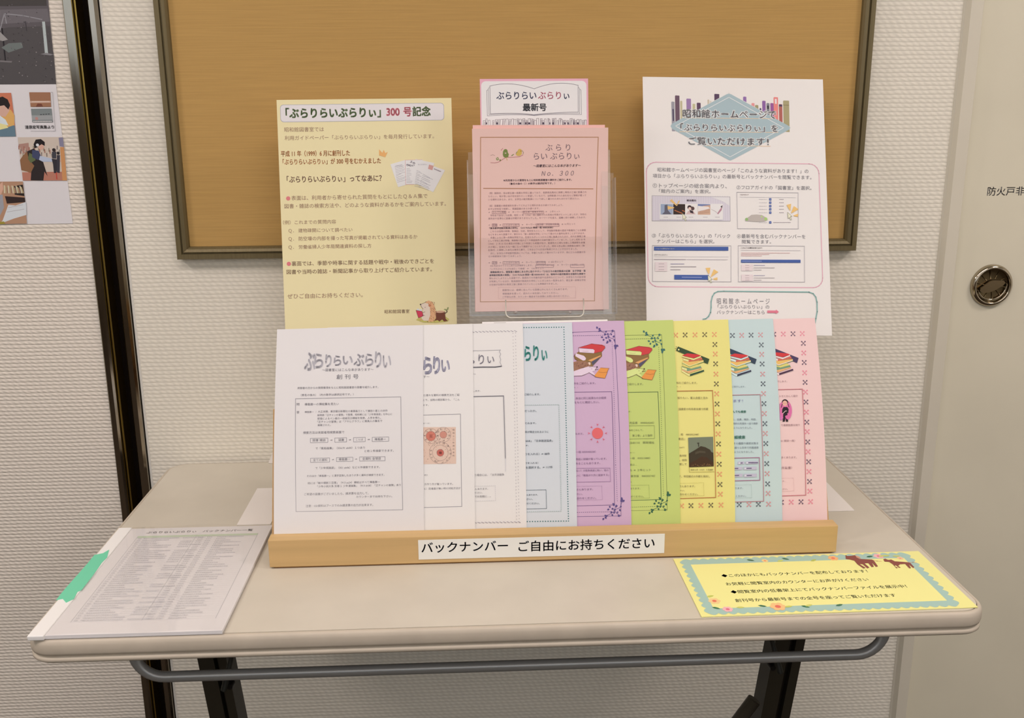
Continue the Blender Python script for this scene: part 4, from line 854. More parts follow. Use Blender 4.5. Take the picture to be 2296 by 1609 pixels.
easel(-.34, -.10, 10, -.20, .58, .215, 'clear plastic easel with white base card carrying the pale yellow poster', (-.4155, -.293, -.364, -.145), (-.33, -.10))
bm = bmesh.new(); W0 = [hit(*p, (0, -1, 0), (0, -.022, 0)) for p in ((601.5, 1036), (640, 1034), (640, 985), (612, 1011))]
W0[0].z = W0[1].z = .0006
A_ = [bm.verts.new(p) for p in W0]; B2 = [bm.verts.new(p+Vector((0, .0015, 0))) for p in W0]
bm.faces.new(A_); bm.faces.new(B2[::-1])
for i in range(4): bm.faces.new((A_[i], B2[i], B2[(i+1) % 4], A_[(i+1) % 4]))
bmesh.ops.recalc_face_normals(bm, faces=bm.faces)
o = bm_obj('rear_card', bm, M_card); e_ = bpy.data.objects['poster_easel.001']; o.parent = e_; o.matrix_parent_inverse = Matrix.Translation(-Vector(e_.location)); o['label'] = 'white card foot at the back'

# ------------------------------------------------------------------ acrylic leaflet holder, its header card and the pink leaflet stack
deg = 12; N, V, P = tilted(deg, -.275)
def inplane(px, py, off=0.): q = hit(px, py, N, P+N*off)-P; return q.x, q.dot(V)
hold = empty('leaflet_holder', (.06, -.275, 0)); tag(hold, 'tall clear acrylic leaflet holder standing in the middle with pink leaflets', 'leaflet holder')
HI = Matrix.Translation(-Vector(hold.location))
Mx = Matrix(((1, 0, 0, 0), (0, V.y, N.y, P.y), (0, V.z, N.z, P.z), (0, 0, 0, 1)))
def hch(o): o.parent = hold; o.matrix_parent_inverse = HI; return o
xL, xR = inplane(1050, 560)[0], inplane(1378, 560)[0]
vb = inplane(1200, 700)[1]; vt = inplane(1200, 345, .0)[1]; vo = inplane(1374, 402)[1]
hch(box('back_panel', (xL, .0006, -.0035), (xR, vt-.03, -.001), M_clear, None, 0, Mx))
hch(box('foot', (xL+.01, -.292, .0003), (xR-.01, -.17, .0025), M_clear2, None, 0))
hch(box('pocket_floor', (xL+.003, vb-.0045, -.001), (xR-.003, vb-.002, .021), M_clear2, None, 0, Mx))
hch(box('side_wall', (xL, vb-.0045, -.001), (xL+.0022, vt-.012, .0212), M_clear2, None, 0, Mx))
hch(box('side_wall', (xR-.0022, vb-.0045, -.001), (xR, vo, .0212), M_clear2, None, 0, Mx))
hch(box('front_lip', (xL+.0022, vb-.0045, .0190), (xL+.016, vt, .0212), M_clear, None, 0, Mx))
hch(box('front_lip', (xR-.034, vb-.0045, .0190), (xR-.0022, vt, .0212), M_clear2, None, 0, Mx)) if False else None
hch(box('front_lip', (xR-.022, vb-.0045, .0190), (xR-.0085, vt+.002, .0212), M_clear2, None, 0, Mx))
hch(box('front_panel', (xL+.016, vb-.0045, .0190), (xR-.022, vb+.115, .0212), M_clear, None, 0, Mx))
# finger tab: rounded clear tongue below the leaflets
tx0, tx1 = inplane(1133, 700)[0], inplane(1305, 700)[0]; ty = inplane(1220, 711)[1]
pts = [(tx0, vb+.02)]
for a in range(7):
    t = math.radians(180+90*a/6); pts.append((tx0+.008+.008*math.cos(t), ty+.008+.008*math.sin(t)))
for a in range(7):
    t = math.radians(270+90*a/6); pts.append((tx1-.008+.008*math.cos(t), ty+.008+.008*math.sin(t)))
pts.append((tx1, vb+.02))
hch(tube('tab_edge', [P+Vector((x, 0, 0))+V*v+N*.023 for x, v in pts], .0008, mat((232, 222, 200), .3, 0, .5), None, 8))
for x in (1155, 1275): 
    q = inplane(x, 700); bm = bmesh.new(); bmesh.ops.create_uvsphere(bm, u_segments=12, v_segments=8, radius=.0024, matrix=Matrix.Translation(P+Vector((q[0], 0, 0))+V*q[1]+N*.0225)); hch(bm_obj('stud', bm, M_edge, None, True))
# leaflets: a rear one peeping above, then the front one
Pk = (228, 186, 173)
def CURL(u, v): return .020*max(0, v/.29)**2.5
def flat(name, off, bl, tr, tl, m, thick, w=None, bendfn=None):
    p0 = P+N*off; b, t, l = hit(*bl, N, p0), hit(*tr, N, p0), hit(*tl, N, p0)
    U = (t-l).normalized(); Vp = N.cross(U); w = w or (t-l).length; h = (l-b).dot(Vp)
    if bendfn:      # the curled top comes nearer, so the sheet is that much shorter and its foot stays put
        top = b + Vp*0; k = bendfn(0, h); r_ = hit(*tl, N, p0+N*k); r2 = hit(*tr, N, p0+N*k)
        w = (w+(r2-r_).length)/2; h = (r_-b).dot(Vp); l = Vector(r_); l = b + Vp*h + U*((r_-b).dot(U)*.5+(hit(*tl, N, p0)-b).dot(U)*.5)
    return Sheet(name, N, p0, w, abs(h), origin=l-Vp*abs(h), U=U, m=m, thick=thick, bendfn=bendfn)
s = flat('leaflet', .006, (1063, 699), (1354.5, 279.5), (1059.8, 280.2), mat((228, 178, 166)), .003, bendfn=CURL)
tag(s.finish(), 'pink leaflet stack peeking above and behind the front pink leaflet', 'leaflet', 'pink leaflets in the clear holder')
s = flat('leaflet', .012, (1061, 698.5), (1362, 285.7), (1058.3, 288.3), mat(Pk, .55, 0, .3), .004, bendfn=CURL)
D1, D2 = C(1040, 170, 5.747), C(1040, 420, 5.19)
BN = (178, 128, 92); IK = (104, 78, 88)
s.line([D1(216, 792), D1(1732, 790), D2(1521, 1320), D2(192, 1330)], 1.7, BN, True); s.line(D1((255, 1450), (1662, 1455)), 1.9, (174, 120, 88))
s.line(D1((345, 1118), (400, 1122), (455, 1108), (500, 1075), (545, 1050), (640, 1048), (720, 1040), (760, 1020)), .9, (170, 86, 92)); s.line(D1((500, 935), (480, 960)), 1, (176, 90, 92)); s.line(D1((345, 1025), (375, 1015), (400, 1028)), .6, (150, 110, 100))
s.poly(D1((505, 975), (520, 948), (545, 942), (562, 958), (566, 985), (580, 1010), (572, 1045), (545, 1056), (515, 1048), (502, 1015)), (116, 126, 66)); s.poly(D1((525, 990), (548, 990), (545, 1002), (530, 1002)), (216, 180, 170)); s.line(D1((550, 1055), (558, 1085)), 1.2, (206, 156, 90))
s.poly(D1((670, 1015), (690, 970), (710, 940), (738, 945), (748, 975), (745, 1010), (720, 1032), (690, 1030)), (204, 168, 84)); s.disc(*D1(735, 968), 1.2, (170, 110, 50)); s.line(D1((748, 960), (768, 985), (762, 1010)), .8, (120, 120, 70)); s.poly(D1((608, 1028), (640, 1005), (645, 1015), (620, 1032)), (120, 130, 70)); s.poly(D1((415, 1060), (440, 1045), (455, 1075), (435, 1090), (418, 1082)), (134, 142, 86)); s.poly(D1((455, 1082), (475, 1075), (480, 1092), (462, 1096)), (116, 126, 66)); s.disc(*D1(434, 1068), 1.2, (222, 180, 166)); s.line(D1((672, 1000), (685, 980)), 1.2, (110, 120, 80))
s.text('ぶ ら り', *D1(1052, 925), D1(1370, 0)[0], IK, h=14.5, w=.006, res=4); s.text('らい ぶらりぃ', *D1(902, 1037), D1(1490, 0)[0], IK, h=15, w=.006, res=4)
s.text('～図書室にはこんな本があります～', *D1(895, 1160), D1(1508, 0)[0], IK, w=.015, shear=.25, res=3); s.text('Ｎｏ． ３００', *D1(1000, 1258), D1(1418, 0)[0], IK, h=12, w=.004, shear=.22, res=4)
s.text('★利用者からの質問をもとに昭和館図書室の資料をご紹介します。', *D1(508, 1347), D1(1390, 0)[0], IK, w=.015); s.text('（書名の後の（ ）の数字は請求記号です。）', *D1(590, 1390), D1(1175, 0)[0], IK, w=.015)
LN = [(68, 295, 1430, '（問）戦時中、母は都立第一高等女学校に通っており、長野県白馬村に疎開し現地の工場に動員され'), (105, 285, 1425, 'たらしい。母が思い出の地を訪れたいと希望しているので、当時動員された会社名など情報が載って'), (142, 285, 1345, 'いる資料はあるか。また、女学生の勤労動員について詳しく書かれた本もあわせて読みたい。'),
      (215, 295, 1155, '（答）図書室の検索端末を使ってどのような資料があるか調べてみましょう。'), (252, 285, 880, 'まずは学校名で検索し、関連図書があるか調べます。'), (290, 287, 1120, '⇒　なんでも検索　⇒　キーワード都立第一高等女学校　⇒　１件ヒット'), (327, 308, 1425, '学校名で該当した結果、昭和 11 年（1936）頃に撮影された校舎の写真がヒットしましたが、学校の'), (363, 285, 1420, '周年史や名簿など図書は所蔵がありませんでした。キーワードを変え、図書に絞り検索してみます。'),
      (438, 287, 1298, '⇒　図書　⇒　ことばから探す　⇒　キーワード東京都　学徒勤労動員　⇒ 14 件ヒット'), (475, 295, 1040, '『東京都学徒勤労動員の研究』（210 75/Sa25 開架一般 000028285）'), (512, 308, 1420, 'こちらは当時の新聞、体験記、社史、取材をもとにして、学徒勤労動員の歴史や動員先ごとの実態'), (549, 285, 1410, 'などをまとめた図書です。索引から「第一高等女学校」について書かれた箇所を探すことができます。'),
      (585, 308, 1415, '本書によると第一高等女学校では、生徒たちがいくつかの工場に動員されたほか、校内を軍需工場'), (621, 285, 1415, 'として学校工場が稼働、無線機の組み立てや検査器具の右論作業を行っていました。しかし昭和 20 年'), (657, 285, 1410, '（1945）２ 月 25 日の東京大空襲により校舎にも被害が及び、動員先の工場も全焼し工場疎開を余儀'), (694, 285, 1405, 'の工場に、生徒たちも一緒になって疎開することになりました。同年４月以降に長野県北城村（現'),
      (730, 285, 1325, '白馬村）に疎開した会社は東京工業で、三年生以下の生徒が動員されたことが分かりました。'), (768, 308, 1415, '次に、女学生の学徒勤労動員については、本書にも詳しく書かれていますが、他にどんな図書があ'), (803, 285, 675, 'るか検索端末で調べてみましょう。'), (877, 287, 1155, '⇒　図書　⇒　ことばから探す　⇒　キーワード勤労動員　⇒ 430 件ヒット'),
      (913, 305, 1400, '430 件あるのでさらに絞り込み検索をします。　⇒ことばで絞り込む　⇒　キーワード女学生　少女'), (950, 308, 930, '「いずれかのことばを含む」で検索　⇒　118 件ヒット'), (986, 308, 1418, '検索結果から、閲覧室の書架にある手に取りやすい『少女たちの勤労動員の記録　女子学徒・挺'), (1022, 297, 1415, '身隊勤労動員の実態』（210 75/Se28 開架一般 000001814）は、戦時中の勤労動員を全国的な規模で'),
      (1058, 297, 1418, '明らかにしようとした図書です。動員先での作業内容や出身校などについて、女学生たちの証言録'), (1095, 297, 1418, 'が充実しているほか、動員期間や動員先を学校ごとにまとめた一覧表もあり、都立第一高等女学校'), (1132, 297, 1095, 'の生徒が白馬村の東京工業に動員されていたことも再確認できました。'),
      (1195, 450, 1210, '図書室には、書棚に並んでいる図書以外にもたくさんあります。'), (1237, 450, 1100, '検索端末を使って、読みたい本を探してみてください。'), (1275, 450, 1230, 'ご不明な点等、カウンター職員までお気軽にお問い合わせください。')]
for y, x0, x1, t in LN:
    bold = y in (475, 986, 1022); s.text(t, *D2(x0, y), D2(x1, 0)[0], IK if bold else (150, 112, 116), w=.02 if bold else .0)
for x0, y0, x1, y1 in ((330, 275, 490, 305), (690, 275, 930, 305), (330, 424, 386, 453), (455, 424, 645, 453), (845, 424, 1108, 453), (330, 862, 386, 892), (455, 862, 645, 892), (845, 862, 950, 892), (835, 900, 1042, 930), (1240, 900, 1400, 930)):
    s.line(D2((x0, y0), (x1, y0), (x1, y1), (x0, y1)), .7, (160, 120, 122), True)
s.line(D2((400, 1162), (1298, 1155), (1300, 1285), (402, 1294)), .7, (198, 150, 146), True, (1.4, 1.2))
tag(s.finish(), 'pink leaflet with brown border and two birds, front one in the clear holder', 'leaflet', 'pink leaflets in the clear holder')
# header card
s = flat('header_card', .001, (1077, 330), (1318.5, 176), (1075.7, 177), mat((224, 164, 176)), .0006)
q = s.uv(*D1(232, 64)), s.uv(*D1(1580, 60)); 
s.poly_uv(s.rrect(*D1(234, 64), *D1(1578, 800), 10), (226, 216, 210))
LB = (110, 102, 110)
def arc(x0, y0, xm, ym, x1, y1, n=12): return [((1-t)**2*x0+2*t*(1-t)*xm+t*t*x1, (1-t)**2*y0+2*t*(1-t)*ym+t*t*y1) for t in [i/n for i in range(n+1)]]
s.line(D1(*arc(335, 132, 600, 60, 908, 168)), 1.0, LB); s.line(D1(*arc(912, 165, 1200, 50, 1472, 122)), 1.0, LB); s.line(D1((335, 132), (342, 490)), 1.0, LB); s.line(D1((1472, 122), (1474, 470)), 1.0, LB)
s.line(D1(*arc(342, 490, 700, 470, 910, 502)), 1.0, LB); s.line(D1(*arc(912, 500, 1150, 470, 1474, 468)), 1.0, LB)
s.line(D1((328, 150), (314, 165), (325, 495)), .8, LB); s.line(D1((310, 180), (295, 190), (303, 515)), .8, LB); s.line(D1((1480, 150), (1492, 165), (1492, 485)), .8, LB); s.line(D1((1498, 175), (1510, 185), (1515, 500)), .8, LB)
s.line(D1(*arc(303, 515, 700, 490, 910, 512)), .8, LB); s.line(D1(*arc(912, 512, 1150, 485, 1515, 500)), .8, LB); s.line(D1(*arc(325, 498, 700, 480, 910, 508)), .7, LB); s.line(D1(*arc(912, 506, 1150, 478, 1494, 485)), .7, LB)
s.text('ぶらりらい', *D1(418, 256), D1(935, 0)[0], (72, 76, 104), w=.02, res=4, h=17); s.text('ぶらり', *D1(955, 254), D1(1252, 0)[0], (212, 122, 138), w=.02, res=4, h=17); s.text('ぃ', *D1(1288, 254), D1(1360, 0)[0], (72, 76, 104), w=.02, res=4, h=17)
s.text('最新号', *D1(758, 408), D1(1066, 0)[0], (62, 62, 68), w=.035, res=4)
rr = random.Random(2); x = 250
while x < 1565:
    w_ = rr.uniform(14, 30); t_ = rr.uniform(548, 580); lean = rr.choice([0, 0, 0, 10, -8])
    s.line(D1((x, 640), (x+lean, t_), (x+lean+w_, t_-2), (x+w_, 640)), .8, (134, 118, 122))
    if rr.random() < .45: s.line(D1((x+w_*.5, 635), (x+w_*.5+lean, t_+15)), 1.0, rr.choice([(90, 78, 88), (150, 130, 130), (110, 96, 104)]))
    if rr.random() < .2: s.poly(D1((x+3, 625), (x+w_-2, 625), (x+w_-2, 600), (x+3, 600)), (76, 66, 80))
    x += w_ + rr.choice([2, 3, 3, 22])
tag(s.finish(), 'pink edged white header card with open book outline above the pink leaflets', 'sign')

# ------------------------------------------------------------------ yellow notice flat on the table
Z1 = Vector((0, 0, 1)); PN = Vector((0, 0, .0013))
a_, b_, c_ = hit(1573, 1382, Z1, PN), hit(2193, 1360.5, Z1, PN), hit(2050, 1235, Z1, PN)
U = (b_-a_).normalized(); V = Z1.cross(U)
s = Sheet('notice_card', Z1, PN, (b_-a_).length, (c_-a_).dot(V), origin=a_, U=U, m=mat((236, 226, 138), .45, 0, .35), thick=.0009, nv=3)
D = C(1480, 1130, 3.021)
inner = [s.uv(*D(*p)) for p in ((345, 700), (1945, 660), (1665, 372), (215, 400))]; outer = [s.uv(*D(*p)) for p in ((328, 736), (2022, 686), (1662, 334), (148, 381))]
xa0 = sum(p[0] for p in (inner[0], inner[3]))/2; xa1 = sum(p[0] for p in (inner[1], inner[2]))/2; ya0 = sum(p[1] for p in inner[:2])/2; ya1 = sum(p[1] for p in inner[2:])/2
oa0 = sum(p[0] for p in (outer[0], outer[3]))/2; oa1 = sum(p[0] for p in (outer[1], outer[2]))/2; ob0 = sum(p[1] for p in outer[:2])/2; ob1 = sum(p[1] for p in outer[2:])/2
BB = (158, 182, 168); r_ = .0052; out = []
def scal(x0, y0, x1, y1, n):
    d = Vector((x1-x0, y1-y0))/n; nn = Vector((d.y, -d.x)).normalized()
    for i in range(n):
        for t in range(5):
            f = t/5; p = Vector((x0, y0))+d*(i+f)+nn*math.sin(math.pi*f)*d.length*.33; out.append((p.x, p.y))
ob1 = min(ob1, s.h-.004)
scal(oa0, ob0, oa1, ob0, 26); scal(oa1, ob0, oa1, ob1, 11); scal(oa1, ob1, oa0, ob1, 26); scal(oa0, ob1, oa0, ob0, 11)
s.poly_uv(out, BB); s.poly_uv([(xa0, ya0), (xa1, ya0), (xa1, ya1), (xa0, ya1)], (236, 226, 138))
for t, x0, y, x1 in (('◆このほかにもバックナンバーを配布しております！', 415, 485, 1405), ('お気軽に閲覧室内のカウンターにお声がけください', 445, 541, 1412), ('◆閲覧室内の低書架上にてバックナンバーファイルを展示中！', 478, 595, 1672), ('創刊号から最新号までの全号を座ってご覧いただけます', 508, 653, 1598)):
    X0, Y = D(x0, y); X1 = D(x1, 0)[0]; u0, v0 = s.uv(X0, Y); u1 = s.uv(X1, Y-.0303*(X1-X0))[0]
    vs, fs = glyphs(t, .012, 0, 3); mn = min(a for a, _ in vs); mx = max(a for a, _ in vs); k = (u1-u0)/(mx-mn)
    s.add('printed_text', [(u0+(a-mn)*k, v0+(b-.36)*k*1.08) for a, b in vs], fs, (74, 104, 98), s.z())
def flower(x, y, r, c, c2):
    u, v = s.uv(*D(x, y)); 
    for i in range(6):
        t = i*math.pi/3; s.poly_uv([(u+r*.62*math.cos(t)+r*.46*math.cos(q), v+r*.62*math.sin(t)+r*.46*math.sin(q)) for q in [j*math.pi/4 for j in range(8)]], c)
    s.poly_uv([(u+r*.4*math.cos(q), v+r*.4*math.sin(q)) for q in [j*math.pi/4 for j in range(8)]], c2)
for x, y, r, c, c2 in ((710, 383, .0045, (238, 196, 130), (226, 130, 96)), (1172, 366, .007, (236, 168, 110), (222, 112, 90)), (1480, 352, .0068, (232, 170, 168), (216, 104, 124)), (1626, 366, .0045, (236, 188, 140), (226, 140, 110)), (368, 656, .0075, (238, 190, 130), (222, 110, 84)), (458, 712, .0065, (230, 170, 168), (214, 104, 124)), (798, 694, .0098, (238, 180, 120), (218, 104, 84))): flower(x, y, r, c, c2)
for x, y, a, c in ((613, 380, -20, (60, 96, 70)), (850, 371, -30, (56, 100, 78)), (815, 384, 20, (190, 196, 100)), (1040, 380, 30, (170, 176, 90)), (1420, 355, 15, (52, 96, 70)), (1530, 350, 0, (190, 190, 90)), (340, 624, 20, (190, 190, 90)), (380, 704, -30, (60, 110, 74)), (545, 700, 0, (196, 192, 100)), (693, 690, -20, (60, 104, 76)), (870, 694, 10, (190, 190, 90)), (985, 694, -30, (60, 110, 74)), (1008, 686, 20, (196, 192, 100)), (1214, 684, 20, (60, 104, 76)), (1500, 352, 20, (196, 190, 100)), (1600, 352, 0, (196, 190, 100))):
    u, v = s.uv(*D(x, y)); t = math.radians(a); L_ = .0055
    s.poly_uv([(u+L_*(p*math.cos(t)-q*math.sin(t)), v+L_*(p*math.sin(t)+q*math.cos(t))) for p, q in ((-1, 0), (-.4, -.38), (.4, -.34), (1, 0), (.4, .34), (-.4, .38))], c)
BW = (132, 70, 60)
s.poly(D((1255, 345), (1268, 352), (1300, 350), (1322, 346), (1330, 362), (1350, 372), (1400, 374), (1440, 376), (1452, 388), (1476, 422), (1462, 426), (1435, 398), (1448, 424), (1434, 428), (1410, 400), (1385, 402), (1418, 430), (1404, 436), (1372, 408), (1350, 406), (1392, 432), (1378, 437), (1336, 408), (1316, 384), (1285, 376), (1258, 372)), BW)
s.line(D((1440, 378), (1470, 386), (1498, 388)), 2.2, (226, 176, 130)); s.poly(D((1318, 346), (1350, 358), (1362, 372), (1335, 364)), (204, 140, 110))
s.poly(D((1512, 374), (1524, 370), (1545, 378), (1566, 376), (1590, 388), (1650, 392), (1692, 396), (1722, 428), (1714, 434), (1684, 408), (1700, 434), (1688, 436), (1660, 406), (1625, 408), (1612, 420), (1630, 430), (1618, 432), (1594, 412), (1590, 422), (1612, 432), (1600, 435), (1578, 410), (1552, 392), (1520, 390)), BW)
s.line(D((1690, 396), (1712, 394), (1735, 398)), 1.8, (216, 170, 140))
tag(s.finish(), 'yellow notice card with scalloped blue border lying flat at the right table corner', 'sign')

# ------------------------------------------------------------------ clear file with the back number list, left front of the table
PF = Vector((0, 0, .0052))
a_, b_, c_, d_ = hit(92, 1425, Z1, PF), hit(498, 1413, Z1, PF), hit(609, 1178.5, Z1, PF), hit(262, 1184.5, Z1, PF)
U = (b_-a_).normalized(); V = Z1.cross(U)
fw_, fh_ = (b_-a_).length, ((c_-b_).dot(V)+(d_-a_).dot(V))/2
fold = empty('file_folder', a_.copy()); fold.location.z = 0; tag(fold, 'clear plastic file with white list pages and green tape at the left table corner', 'file folder')
FM = Matrix(((U.x, V.x, 0, a_.x), (U.y, V.y, 0, a_.y), (0, 0, 1, 0), (0, 0, 0, 1))); FI = Matrix.Translation(-Vector(fold.location))
s = Sheet('page_stack', Z1, PF, fw_, fh_, origin=a_, U=U, m=mat((223, 211, 205), .5, 0, .3), thick=.0044, nv=4, nu=4)
D = C(40, 1080, 3.498)
s.lift = .0002
u0, v0 = s.uv(*D(1010, 398)); u1, _ = s.uv(*D(1840, 384))
vs, fs = glyphs('ぶらりらいぶらりぃ　バックナンバー一覧', .01, 0, 3); mn = min(a for a, _ in vs); mx = max(a for a, _ in vs); k = (u1-u0)/(mx-mn)
s.add('printed_text', [(u0+(a-mn)*k, v0+(b-.36)*k) for a, b in vs], fs, (116, 108, 116), s.z())
tlx, tly = s.uv(*D(958, 424)); trx, try_ = s.uv(*D(1884, 404)); blx, bly = s.uv(*D(400, 1098)); brx, bry = s.uv(*D(1548, 1072)); ym, _y = s.uv(*D(1405, 415)); 
tx0_, tx1_ = (tlx+blx)/2, (trx+brx)/2; ty1_, ty0_ = (tly+try_)/2, (bly+bry)/2; tm = ym
s.poly_uv([(tx0_, ty1_-.0065), (tx1_, ty1_-.0065), (tx1_, ty1_), (tx0_, ty1_)], (190, 196, 168))
for x in (tx0_, tx1_, tm): s.line([(x, ty0_), (x, ty1_)], .7, (176, 170, 168), uvspace=True)
rr = random.Random(11); rows = 40; KJ = '昭和館図書室資料戦時生活新聞雑誌写真集教育学校食糧配給疎開子供遊具郵便放送音楽映画'
TT = (176, 168, 170)
for i in range(rows):
    y = ty1_-.0095-(ty1_-.0095-ty0_-.002)*i/(rows-1)
    s.line([(tx0_, y-.0026), (tx1_, y-.0026)], .35, (206, 198, 194), uvspace=True)
    for xx, n, mw in ((tx0_+.003, 2, .005), (tx0_+.011, rr.randint(5, 20), .052), (tx0_+.068, rr.choice([0, 6, 9, 12]), .04), (tm+.004, 3, .009), (tm+.017, 3, .008), (tm+.032, rr.choice([5, 8, 12, 14]), .044)):
        if not n: continue
        t = ''.join(rr.choice(KJ) for _ in range(n)); vs, fs = glyphs(t[:max(1, n)], .0, 0, 1); w_ = min(mw, n*.0028); mx = max(a for a, _ in vs)
        s.add('printed_text', [(xx+a*w_/mx, y+(b-.36)*.0032) for a, b in vs], fs, TT, s.z())
ps = s.finish(); ps.parent = fold; ps.matrix_parent_inverse = FI
for c in ps.children: c['label'] = 'grey printed list' if 'text' in c.name else 'table lines of the list'
def fch(o): o.parent = fold; o.matrix_parent_inverse = FI; return o
fl = lambda px, py: (FM.inverted() @ hit(px, py, Z1, Vector((0, 0, .007))))
sp0, sp1 = fl(75.5, 1410), fl(262, 1185); spx = (sp0.x+sp1.x)/2; fo0 = fl(108, 1412).x; fo1 = fl(292, 1186).x; fo = (fo0+fo1)/2
def cover():
    nu, nv = 16, 10; vs = []; fs = []
    for j in range(nv+1):
        for i in range(nu+1):
            u, v = fw_*i/nu, fh_*j/nv+.004*(j == nv)
            z = .0058+.0022*math.sin(u*42+v*9)*math.sin(math.pi*i/nu)*(.6+.4*math.sin(v*20))+.0010*math.sin(math.pi*i/nu)
            vs.append(FM @ Vector((u, v, max(.0056, z))))
    for j in range(nv):
        for i in range(nu): fs.append((j*(nu+1)+i, j*(nu+1)+i+1, (j+1)*(nu+1)+i+1, (j+1)*(nu+1)+i))
    return mesh_obj('plastic_cover', vs, fs, clear((.985, .98, .975), .5, .07), smooth=True)
fch(cover())
fch(box('spine', (spx, -.003, .0004), (fo, fh_+.002, .0068), mat((228, 218, 212), .35, 0, .4), None, .0012, FM))['label'] = 'white folded spine strip'
fch(box('back_cover', (spx+.002, -.0015, .0002), (fw_+.002, fh_+.001, .0007), M_clear2, None, 0, FM))
gt = [FM @ Vector((*(FM.inverted() @ hit(*D(*p), Z1, Vector((0, 0, .0072))))[:2], .0072)) for p in ((716, 530), (668, 558), (600, 572), (545, 640), (470, 725), (385, 820), (335, 880), (300, 925), (352, 915), (378, 945), (440, 915), (468, 860), (500, 845), (590, 730), (660, 630), (700, 590))]
vs = gt+[v-Vector((0, 0, .0005)) for v in gt]; n = len(gt)
tr_ = tessellate_polygon([[Vector((v.x, v.y, 0)) for v in gt]]); fs = [tuple(t) for t in tr_]+[tuple(i+n for i in t[::-1]) for t in tr_]+[(i, (i+1) % n, (i+1) % n+n, i+n) for i in range(n)]
o = mesh_obj('tape', vs, fs, mat((108, 192, 152), .5, 0, .35)); bm = bmesh.new(); bm.from_mesh(o.data); bmesh.ops.recalc_face_normals(bm, faces=bm.faces); bm.to_mesh(o.data); bm.free()
o['label'] = 'torn green tape on the spine'; fch(o)

# ------------------------------------------------------------------ photo collage poster on the left wall
WN = Vector((0, -1, 0)); WP = Vector((0, -.0008, 0))
br_, tr_p = hit(163, 501, WN, WP), hit(105, -2, WN, WP)
s = Sheet('photo_collage', WN, WP, .36, .80, origin=Vector((br_.x-.36, WP.y, br_.z)), U=Vector((1, 0, 0)), m=mat((216, 205, 202), .5, 0, .3), thick=.0006)
D = C(0, 0, 3.095)
s.poly(D((-600, 590), (390, 584), (330, -40), (300, -600), (-600, -600)), (88, 80, 82))
s.poly(D((-600, 590), (390, 584), (375, 400), (345, 180), (60, 190), (-600, 300)), (76, 70, 70)); s.poly(D((-600, 210), (100, 160), (345, 150), (330, 60), (-600, 80)), (104, 96, 98)); s.poly(D((-600, 50), (325, 40), (318, -40), (-600, -40)), (66, 60, 58)) 
s.line(D((0, 210), (30, 95), (160, 108), (290, 135)), 2.2, (140, 134, 136)); s.line(D((32, 100), (45, 160)), 2.4, (136, 130, 132)); s.poly(D((312, 372), (334, 370), (312, 150), (292, 150)), (176, 180, 176)); s.line(D((15, 200), (38, 420)), 3.2, (34, 30, 34)); s.line(D((178, 150), (185, 210)), 1.8, (56, 50, 54))
s.poly(D((10, 330), (60, 365), (160, 330), (150, 295), (60, 300)), (104, 108, 104)); s.poly(D((0, 430), (80, 434), (85, 424), (0, 418)), (112, 104, 104)); s.poly(D((280, 376), (350, 384), (372, 378), (320, 366)), (128, 122, 122)); s.poly(D((0, 220), (30, 250), (55, 275), (20, 285), (0, 280)), (150, 142, 138))
rr = random.Random(8)
for i in range(150):
    x, y = rr.uniform(-200, 380), rr.uniform(10, 575)
    if x > 325+(y-0)*.1: continue
    c = rr.choice([(110, 102, 104), (64, 58, 60), (128, 118, 116), (52, 46, 48)]); s.disc(*D(x, y), rr.uniform(.5, 1.6), c, None, 6)
# reading child
s.poly(D((-300, 950), (112, 946), (98, 800), (78, 644), (-300, 648)), (196, 110, 80)); s.poly(D((-300, 950), (112, 946), (104, 872), (20, 830), (-300, 790)), (94, 116, 128)); s.poly(D((0, 860), (60, 880), (100, 868), (102, 800), (76, 760), (20, 780)), (214, 160, 90)); s.poly(D((-20, 800), (40, 810), (66, 770), (66, 710), (-20, 690)), (206, 160, 140)); s.poly(D((-20, 740), (30, 730), (60, 760), (72, 730), (55, 690), (20, 670), (-20, 680)), (34, 26, 26)); s.poly(D((0, 900), (60, 886), (40, 860), (0, 850)), (222, 206, 140)); s.poly(D((0, 800), (40, 830), (60, 870), (0, 855)), (208, 210, 212))
# two small prints
s.poly(D((214, 741), (356, 741), (350, 640), (204, 640)), (152, 104, 76)); s.poly(D((208, 700), (352, 700), (354, 712), (210, 714)), (196, 160, 140)); s.line(D((225, 705), (345, 704)), 1.6, (222, 196, 180), False, (2, 1)); s.poly(D((250, 740), (300, 738), (290, 720), (262, 718)), (110, 60, 46))
s.poly(D((226, 848), (368, 848), (358, 752), (216, 754)), (120, 124, 122)); s.poly(D((222, 800), (362, 800), (366, 830), (224, 832)), (150, 148, 146)); s.line(D((232, 842), (360, 841)), 2, (216, 200, 196), False, (2.6, 1)); s.line(D((280, 795), (350, 790)), 1.8, (60, 56, 60), False, (4, 2)); s.disc(*D(256, 822), 3.5, (180, 128, 120))
s.text('漆原宏写真集より', *D(175, 882), D(376, 0)[0], (62, 56, 60), w=.02, res=3); s.line(D((215, 908), (378, 908)), .9, (160, 150, 150), False, (1.6, .6)); s.line(D((355, 640), (366, 640), (385, 908), (370, 908)), .7, (140, 132, 132))
